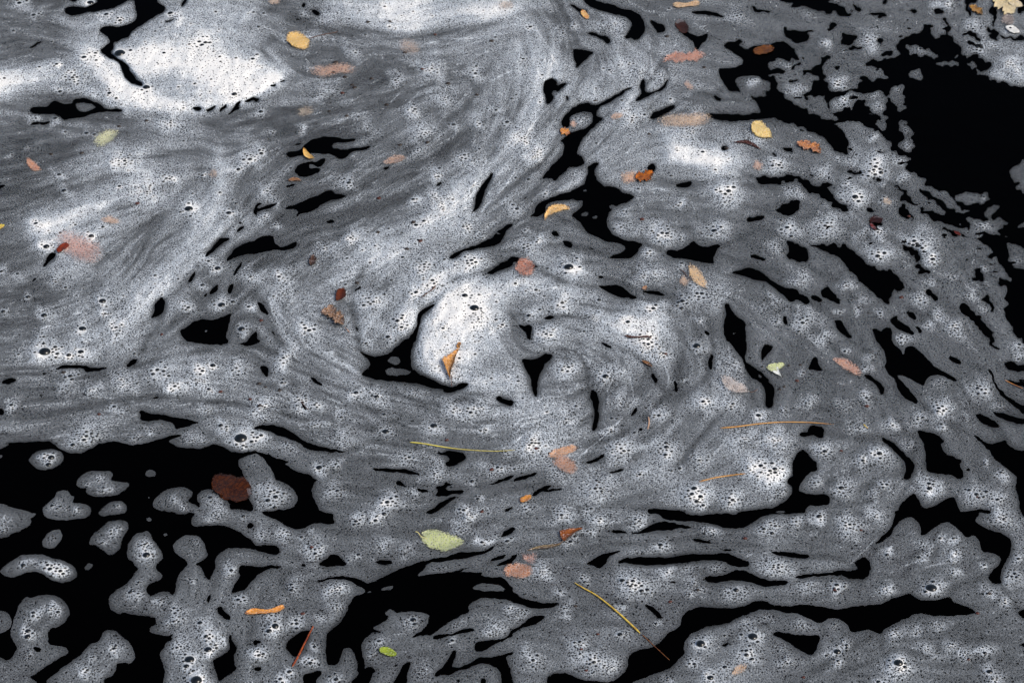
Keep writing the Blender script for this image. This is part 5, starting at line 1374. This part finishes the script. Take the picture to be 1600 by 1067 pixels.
build_leaf("leaf", "thin brown curled leaf edge on dim foam below the golden one", "leaf", "449,284 460,281 472,284", 2.6, 'lance', (0.30, 0.14, 0.05), BRO, .1, .3)
build_leaf("leaf", "brown-tipped pinkish leaf in grey foam right of the dark water slit", "leaf", "596,257 612,252 638,247", 6, 'lance', (0.58, 0.30, 0.16), BRO, .55, .6)
build_leaf("leaf", "small orange leaf standing at the end of a narrow dark slit, top middle", "leaf", "908,18 913,24 920,31", 4, 'oval', YEL, ORA, .25, .3)
build_leaf("leaf", "narrow straw-coloured leaf near the top edge of the foam", "leaf", "1050,9 1068,10 1095,6", 4, 'strip', (0.75, 0.50, 0.24), TAN2, .35, .4)
build_leaf("leaf", "large salmon-red leaf with a folded left tip lying over foam", "leaf", "1035,99 1048,92 1072,91 1105,88", 11, 'ragged', SAL, SAL2, .50, .55)
build_leaf("leaf", "dull red-brown leaf sunk in the black gap above the salmon leaf", "leaf", "1056,34 1066,42 1072,54", 8, 'oval', (0.045, 0.012, 0.005), (0.02, 0.006, 0.003), .0, .25, submerged=True, z=.0006)
build_leaf("leaf", "long tan oval leaf showing through speckled foam", "leaf", "1024,194 1050,190 1080,190 1116,188", 10, 'oval', (0.74, 0.50, 0.30), TAN2, .60, .8)
build_leaf("leaf", "small orange leaf half in black water beside a foam islet", "leaf", "875,204 883,208 891,210", 7, 'ragged', (0.70, 0.28, 0.04), ORA2, .15, .2)
build_leaf("leaf", "pale pink scrap of leaf on the round foam islet", "leaf", "893,200 897,195 901,192", 5, 'oval', (0.72, 0.42, 0.28), SAL, .60, .8)
build_leaf("leaf", "faint peach leaf scrap at the rim of the narrow dark channel", "leaf", "953,187 963,183 975,180", 4.5, 'oval', (0.78, 0.44, 0.26), TAN2, .55, .8)
build_leaf("leaf", "faint orange scrap under foam below the large salmon leaf", "leaf", "1068,128 1076,135 1084,142", 4.5, 'oval', (0.72, 0.38, 0.24), TAN2, .7, .9)
build_leaf("leaf", "bright yellow ovate leaf on foam just below the wide black channel", "leaf", "1175,194 1190,207 1207,217", 11, 'ovate', (0.82, 0.62, 0.22), (0.70, 0.44, 0.12), .25, .25)
build_leaf("leaf", "dark brown sliver of leaf arching through foam under the yellow leaf", "leaf", "1145,224 1165,223 1178,228 1190,236", 2.4, 'lance', RED2, BRO2, .05, .25)
build_leaf("leaf", "crumpled red-brown leaf with orange rim at the bend of the channel", "leaf", "1244,226 1258,229 1272,232 1283,242", 9, 'ragged', (0.62, 0.24, 0.06), RED, .20, .35, curl=.5)
build_leaf("leaf", "small peach leaf smudge left of a bubble cluster", "leaf", "1180,268 1185,260 1188,252", 7, 'oval', (0.76, 0.44, 0.28), SAL2, .65, .8)
build_leaf("leaf", "glossy rust-orange leaf poking out of a small dark hole in foam", "leaf", "1021,271 1010,278 992,280", 10, 'ragged', (0.42, 0.12, 0.01), (0.16, 0.04, 0.006), .0, .15, curl=.4, wet=.2)
build_leaf("leaf", "pale orange soaked half of leaf spreading left from the rust one", "leaf", "968,282 980,279 998,277", 9, 'oval', (0.80, 0.46, 0.24), SAL, .60, .9)
build_leaf("leaf", "bent yellow leaf wrapped over a foam finger beside black water", "leaf", "851,347 854,338 864,329 880,326 892,329", 6.0, 'lance', (0.85, 0.52, 0.16), YEL2, .30, .40, curl=.5)
build_leaf("leaf", "round brick-red leaf at the end of a narrow dark cleft", "leaf", "806,412 821,420 836,424", 13, 'oval', (0.62, 0.20, 0.09), RED, .42, .45)
build_leaf("leaf", "golden pointed leaf running into foam full of bubbles", "leaf", "1076,413 1085,428 1096,442 1106,452", 9, 'lance', (0.82, 0.50, 0.18), (0.74, 0.46, 0.24), .50, .60)
build_leaf("leaf", "small tan lobe of leaf under the dark stem beside the golden leaf", "leaf", "1064,447 1070,440 1074,434", 7, 'oval', (0.60, 0.38, 0.22), TAN2, .6, .8)
fibre("stem", "thin dark brown stem crossing the golden pointed leaf", "stem", "1062,422 1068,426 1074,434 1080,440", .9, .6, BROWNS)
build_leaf("leaf", "large pinkish-red leaf soaked into bright foam on the left", "leaf", "84,384 105,380 130,392 164,404", 18, 'oval', (0.70, 0.36, 0.28), (0.55, 0.22, 0.16), .62, 1.0)
build_leaf("leaf", "dark red folded leaf ridge at the top of a black slit on the left", "leaf", "89,396 96,390 103,386 109,385", 4.5, 'oval', (0.22, 0.03, 0.008), RED2, .0, .2, z=.002)
build_leaf("leaf", "small orange-peach leaf above the pinkish-red leaf", "leaf", "156,345 172,345 190,349", 6, 'lance', (0.78, 0.46, 0.28), TAN2, .62, .9)
build_leaf("leaf", "tiny bright yellow leaf tip at the left frame edge", "leaf", "-8,357 0,356 8,353", 3.5, 'lance', (0.75, 0.65, 0.05), YEL2, .1, .3)
build_leaf("leaf", "small dark brown curled leaf in a dimple of foam", "leaf", "486,417 489,408 493,401", 5, 'oval', BRO, BRO2, .1, .35, curl=.7)
build_leaf("leaf", "dark reddish-brown leaf piece standing upright in foam", "leaf", "525,472 532,464 539,452", 7.5, 'lance', (0.10, 0.025, 0.008), RED2, .0, .2, curl=.6, stem=None)
build_leaf("leaf", "crinkled brown leaf with pale fold and short orange stem", "leaf", "501,492 515,490 526,498 538,511", 12, 'ragged', (0.30, 0.17, 0.09), (0.06, 0.025, 0.01), .22, .3, curl=.7, stem=("539,514 543,518 547,523", .8, ((0.5, 0.2, 0.06), BRO)))
build_leaf("leaf", "triangular golden leaf with thin stem pointing down to black water", "leaf", "703,596 704,580 710,562 718,546", (17, 3), 'peak', (0.66, 0.32, 0.08), (0.30, 0.12, 0.02), .16, .25, curl=.5, stem=("706,588 705,598 706,606", .7, BROWNS))
build_leaf("leaf", "tiny golden scrap of leaf above the triangular golden leaf", "leaf", "715,545 717,540 719,536", 3, 'oval', (0.60, 0.28, 0.06), BRO, .1, .2)
fibre("twig", "small brown twig with a forked end in bubbly foam", "twig", "655,468 665,461 675,454 681,447", .8, 1.1, BROWNS, bare=((0, .4, 1), (.3, .6, 1)))
build_leaf("leaf", "wavy dark brown leaf edge lying across white foam right of centre", "leaf", "974,525 985,528 1000,528 1012,527 1019,530", 1.3, 'strip', BRO, RED2, .1, .3, curl=.4)
build_leaf("leaf", "pale rolled leaf with brown veins and short dark stem near a black channel", "leaf", "1125,588 1137,599 1150,608 1172,614", 9.5, 'lance', (0.62, 0.52, 0.46), (0.28, 0.20, 0.17), .60, .45, curl=.6, stem=("1172,615 1178,614 1184,610", .7, BROWNS))
build_leaf("leaf", "pale lime-green leaf half folded beside the black channel", "leaf", "1197,576 1208,576 1228,570", 6, 'ovate', (0.70, 0.76, 0.34), (0.6, 0.66, 0.28), .40, .30)
build_leaf("leaf", "small white downturned leaf under the lime-green leaf", "leaf", "1210,578 1215,584 1221,590", 6, 'wedge', (0.82, 0.84, 0.80), (0.74, 0.76, 0.7), .3, .2)
build_leaf("leaf", "long salmon-orange leaf pointing at a narrow black cleft", "leaf", "1348,588 1333,578 1318,569 1298,560", 7.5, 'ovate', (0.74, 0.34, 0.18), SAL2, .55, .70)
build_leaf("leaf", "broad red-brown leaf floating in open black water at lower left", "leaf", "331,766 345,760 365,766 394,774", 20, 'oval', (0.060, 0.015, 0.003), (0.020, 0.005, 0.002), .0, .10, submerged=True, z=.0008, wet=.25)
build_leaf("leaf", "upper salmon leaf of a crossed pair, pointing right", "leaf", "856,715 872,709 888,704 904,700", 6.5, 'oval', (0.70, 0.36, 0.17), (0.50, 0.22, 0.10), .45, .4)
build_leaf("leaf", "lower brownish-salmon leaf of a crossed pair with orange tip", "leaf", "864,716 874,722 888,730 902,739", 11, 'oval', (0.42, 0.20, 0.11), (0.45, 0.17, 0.05), .50, .6)
build_leaf("leaf", "small orange leaf at the end of a thin black slit, lower middle", "leaf", "812,784 820,781 831,776", 4.2, 'oval', (0.66, 0.28, 0.03), ORA2, .12, .25)
build_leaf("leaf", "large pale green leaf with short curved stem on grey foam", "leaf", "656,838 672,842 695,850 728,848", 15, 'ovate', (0.56, 0.62, 0.27), (0.46, 0.52, 0.20), .38, .35, stem=("649,833 653,834 658,840 668,844", .9, ((0.8, 0.72, 0.3), (0.6, 0.5, 0.2))))
build_leaf("leaf", "folded rust-brown leaf with pointed stem tip above white foam", "leaf", "876,841 886,837 898,831 911,827", 10, 'wedge', (0.24, 0.07, 0.010), (0.14, 0.035, 0.008), .05, .15, curl=.5, wet=.25)
build_leaf("leaf", "thin olive-brown leaf edge curving below the rust-brown leaf", "leaf", "822,862 840,857 858,855 874,852 882,845", 2.3, 'lance', (0.22, 0.17, 0.09), BRO, .1, .2, curl=.5)
build_leaf("leaf", "pinkish patch of sunken leaf joining the olive edge to the salmon leaf", "leaf", "825,866 828,872 822,880", 10, 'oval', (0.74, 0.36, 0.26), SAL2, .7, 1.0)
build_leaf("leaf", "oval salmon-brown leaf at the foam edge, lower middle", "leaf", "786,897 800,893 818,894 834,892", 11, 'oval', (0.50, 0.21, 0.10), (0.38, 0.16, 0.07), .42, .45)
build_leaf("leaf", "narrow bright orange leaf strip on grey foam, lower left", "leaf", "382,960 398,956 415,957 430,955 447,948", 4.2, 'strip', (0.80, 0.34, 0.06), (0.50, 0.18, 0.03), .12, .25, curl=.4)
build_leaf("leaf", "small olive-green leaf on a foam lobe at the bottom", "leaf", "592,1016 602,1018 620,1024", 6, 'oval', (0.30, 0.38, 0.03), (0.16, 0.22, 0.02), .10, .15)
build_leaf("leaf", "tan leaf sunk in bubbly foam at the bottom right of centre", "leaf", "1142,1058 1155,1047 1170,1038", 6, 'lance', (0.72, 0.46, 0.26), TAN2, .6, .8)
build_leaf("leaf", "curled ochre-brown leaf in foam near the top right corner", "leaf", "1514,12 1522,16 1530,20 1535,25", 6.5, 'ragged', (0.42, 0.22, 0.04), (0.20, 0.09, 0.015), .10, .2, curl=.7)
build_leaf("leaf", "large cream lobed leaf with brown edge in the top right corner", "leaf", "1552,-6 1562,4 1574,12 1586,22", 17, 'ragged', (0.72, 0.60, 0.36), (0.58, 0.44, 0.22), .2, .2, curl=.25)
build_leaf("leaf", "thin cream leaf arm reaching the frame edge from the lobed leaf", "leaf", "1572,2 1585,6 1599,12", 6, 'lance', (0.66, 0.56, 0.40), CRE2, .3, .3)
build_leaf("leaf", "greyish rotten leaf below the large cream leaf", "leaf", "1563,30 1574,32 1586,36", 8, 'oval', (0.30, 0.24, 0.20), BRO, .5, .7)
build_leaf("leaf", "white torn leaf scrap with a hollow at the top right", "leaf", "1570,44 1580,47 1594,52", 5.5, 'lance', (0.82, 0.82, 0.80), (0.6, 0.6, 0.56), .2, .2)
build_leaf("leaf", "dim orange-brown leaf floating in black water upper right", "leaf", "1176,82 1192,80 1210,76", 6.5, 'oval', (0.16, 0.055, 0.008), (0.07, 0.02, 0.004), .0, .3, submerged=True, z=.0008)
build_leaf("leaf", "dark maroon leaf under water in a small dark opening on the right", "leaf", "1358,347 1368,344 1380,346", 5, 'oval', (0.035, 0.006, 0.004), (0.012, 0.003, 0.002), .0, .2, submerged=True, z=.0008)
build_leaf("leaf", "small crimson leaf blade below the dark maroon leaf", "leaf", "1359,350 1364,356 1370,361", 2.6, 'lance', (0.15, 0.01, 0.012), RED2, .1, .25)
build_leaf("leaf", "peach smudge of leaf in the dim foam beside the big black pool", "leaf", "1378,314 1386,316 1394,320", 5, 'oval', (0.70, 0.52, 0.34), TAN2, .7, .9)
build_leaf("leaf", "short ribbed brown leaf with dark upper edge right of centre", "leaf", "1002,565 1010,568 1020,575", 2.4, 'lance', (0.28, 0.13, 0.05), BRO2, .1, .3, curl=.6)
build_leaf("leaf", "dark maroon shred at the rim of the right-hand strip of foam", "leaf", "1490,363 1496,366 1502,369", 2.2, 'lance', (0.10, 0.012, 0.008), RED2, .0, .3)
build_leaf("leaf", "small pink-orange leaf bit in the top edge of bright foam", "leaf", "418,2 428,4 440,3", 5, 'oval', (0.76, 0.50, 0.34), TAN2, .7, .9)
build_leaf("leaf", "peach leaf trace in bright foam at the top edge", "leaf", "776,8 790,10 806,8", 7, 'oval', (0.80, 0.60, 0.46), TAN2, .8, 1.0)
build_leaf("leaf", "faint ochre leaf trace in dim streaked foam left of centre top", "leaf", "462,178 475,177 492,172", 7, 'oval', (0.56, 0.44, 0.26), TAN2, .8, 1.0)
build_leaf("leaf", "tan leaf stained foam above the left bubble trail", "leaf", "326,270 334,274 342,270", 6, 'oval', (0.58, 0.40, 0.26), TAN2, .8, 1.0)
build_leaf("leaf", "tiny brown curled scrap at the tip of a small dark slit right of centre", "leaf", "1003,453 1008,451 1011,448", 2.8, 'lance', (0.45, 0.22, 0.10), BRO, .2, .3)
# needles, stalks and twigs
fibre("twig", "thin dark brown twig beside the yellow ragged leaf", "twig", "483,62 495,58 508,55 520,53 528,51", .7, 1.0, BROWNS, bare=((0, .15, .8, 1), (.3, 1, .8, .3)))
GOLD = ((0.72, 0.52, 0.08), (0.45, 0.26, 0.04)); AMB = ((0.62, 0.32, 0.08), (0.40, 0.18, 0.04))
fibre("pine_needle", "long golden pine needle slanting across foam into black water", "pine needle", "897,911 912,920 930,930 950,945 970,962 985,976 1000,990", 1.2, 2.0, GOLD, bare=((0, .1, .9, 1), (.45, 1, .95, .5)))
fibre("pine_needle", "fine reddish needle end hanging in black water below the golden one", "pine needle", "1003,992 1020,1008 1046,1032", .9, .5, ((0.24, 0.09, 0.02), (0.10, 0.03, 0.01)), submerged=True, bare=((0, .2, 1), (.3, .9, .8)))
fibre("pine_needle", "pale yellow needle fading into foam left of the small dark hook", "pine needle", "640,692 660,694 690,699 720,703 770,706 805,704", 1.2, .8, ((0.72, 0.62, 0.10), (0.6, 0.5, 0.14)), bare=((0, .3, .6, 1), (1, .9, .4, .35)))
fibre("pine_needle", "long amber needle lying flat above the white bubble field on the right", "pine needle", "1125,670 1150,668 1180,664 1215,661 1260,661 1302,664", 1.6, .7, AMB, bare=((0, .25, .8, 1), (.3, .9, .9, .3)))
fibre("pine_needle", "faint amber needle sunk in foam above three large bubbles", "pine needle", "1092,754 1115,748 1140,744 1165,741", 1.6, 1.2, AMB, bare=((0, .5, 1), (.3, .6, .35)))
fibre("pine_needle", "dark red-orange needle crossing a black gap at lower left", "pine needle", "490,978 484,990 476,1006 466,1026 457,1042", 1.1, 1.8, ((0.36, 0.07, 0.01), (0.12, 0.02, 0.006)), bare=((0, .2, 1), (.35, 1, 1)))
fibre("twig", "thin orange twig on ragged foam at the right edge", "twig", "1570,595 1580,600 1598,608", .8, .7, ((0.6, 0.25, 0.06), (0.3, 0.1, 0.03)))
fibre("twig", "short greenish-yellow stalk in the foam right of the amber needle", "twig", "1349,664 1353,668 1356,670", 1.2, .9, GOLD)
fibre("twig", "tiny dark splinter standing in foam left of centre", "twig", "470,628 475,634 481,641", .6, .8, BROWNS)
fibre("twig", "faint pale stalk near the centre-right slits", "twig", "1013,652 1014,662 1012,672", 1.2, 1.0, ((0.7, 0.45, 0.3), (0.5, 0.3, 0.2)), bare=((0, .5, 1), (.3, .55, .3)))
# dark seeds and specks
MARKS = [(465,65,"the yellow ragged leaf"),(640,75,"the buried peach leaf"),(515,112,"the long soaked orange leaf"),(168,217,"the pale yellow-green leaf"),(54,255,"the small curved orange leaf"),
(482,243,"the curled golden leaf"),(618,251,"the brown-tipped pinkish leaf"),(912,25,"the orange leaf at the slit end"),(1072,9,"the narrow straw-coloured leaf"),(1070,93,"the large salmon-red leaf"),
(1070,190,"the long tan oval leaf"),(883,208,"the orange leaf by the foam islet"),(1190,207,"the bright yellow ovate leaf"),(1262,230,"the crumpled red-brown leaf"),(1007,277,"the glossy rust-orange leaf"),
(868,332,"the bent yellow leaf"),(821,421,"the round brick-red leaf"),(1090,432,"the golden pointed leaf"),(125,388,"the large pinkish-red leaf"),(172,346,"the small orange-peach leaf"),(490,409,"the small dark brown curled leaf"),
(522,495,"the crinkled brown leaf"),(706,572,"the triangular golden leaf"),(675,458,"the forked brown twig"),(1000,527,"the wavy dark leaf edge"),(1148,603,"the pale rolled leaf"),(1210,577,"the lime-green and white leaves"),
(1323,575,"the long salmon-orange leaf"),(362,767,"the broad red-brown floating leaf"),(880,718,"the crossed pair of salmon leaves"),(821,780,"the orange leaf at the lower slit"),(690,846,"the large pale green leaf"),
(893,836,"the folded rust-brown leaf"),(810,893,"the oval salmon-brown leaf"),(414,955,"the bright orange leaf strip"),(605,1020,"the olive-green leaf"),(1156,1048,"the sunken tan leaf"),(1522,18,"the curled ochre-brown leaf"),
(720,700,"the pale yellow needle"),(1215,662,"the long amber needle"),(1130,747,"the faint amber needle"),(475,1010,"the dark red-orange needle"),(945,945,"the long golden needle"),(1368,345,"the dark maroon leaf"),
(376,684,"the biggest dome bubble at left"),(1455,918,"the big bubble on the right-hand lobe"),(1404,1035,"the big bubble at the bottom right"),(294,327,"the large lone bubble at upper left"),(130,167,"the upper left black slit"),
(325,517,"the black gap left of the swirl"),(410,575,"the oval black hole left of centre"),(1255,740,"the triangular black gap"),(220,110,"the black channel in the white foam")]
DIRS = ["right of", "lower right of", "below", "lower left of", "left of", "upper left of", "above", "upper right of"]
used_marks = set()
def seed_label(x, y, red):
    """names a seed by the landmark it lies beside, so that no two seeds read alike"""
    what = "tiny reddish-brown seed" if red else "tiny blackish speck"
    for d, mx_, my_, ph in sorted((math.hypot(x - a_, y - b_), a_, b_, c_) for a_, b_, c_ in MARKS):
        k = int(((math.atan2(y - my_, x - mx_) / (math.pi / 4)) + 0.5) // 1) % 8
        near = "close" if d < 45 else ("a little way" if d < 110 else "far")
        key = (red, k, ph, near)
        if key in used_marks:
            continue
        used_marks.add(key)
        return "%s %s %s %s" % (what, near, DIRS[k], ph)
def seed(x, y, r, red):
    c = (0.06, 0.012, 0.006) if red else (0.02, 0.012, 0.008)
    key = "seed_red" if red else "seed_dark"
    m = bpy.data.materials.get(key)
    if m is None:
        m, nt_ = new_mat(key)
        p_ = principled(nt_, Base_Color=(*c, 1), Roughness=0.5)
    me = bpy.data.meshes.get(key + "_mesh")
    if me is None:
        V_, F_ = [], []
        for i in range(7):
            a = math.pi * i / 6
            for k in range(8):
                b = 2 * math.pi * k / 8
                V_.append((math.cos(a) * 1.25, math.sin(a) * math.cos(b) * (1 + .15 * math.sin(3 * b)), math.sin(a) * math.sin(b) * .6))
        for i in range(6):
            for k in range(8):
                F_.append((i * 8 + k, i * 8 + (k + 1) % 8, (i + 1) * 8 + (k + 1) % 8, (i + 1) * 8 + k))
        me = bpy.data.meshes.new(key + "_mesh"); me.from_pydata(V_, [], F_); me.materials.append(m)
        me.polygons.foreach_set("use_smooth", [True] * len(me.polygons)); me.update()
    o = bpy.data.objects.new("seed", me)
    R = r * px_m(x, y)
    g = ground(x, y)
    o.location = (g[0], g[1], foam_z(x, y) + R * .25)
    o.scale = (R, R, R); o.rotation_euler = (0, 0, random.uniform(-.6, .6))
    o["label"] = seed_label(x, y, red)
    o["category"] = "seed"; o["group"] = "reddish-brown seeds in the foam" if red else "blackish specks in the foam"
    col.objects.link(o)
for x, y in SEED_RED: seed(x, y, random.uniform(2.1, 3.2), True)
for x, y in SEED_DARK: seed(x, y, random.uniform(2.0, 3.3), False)
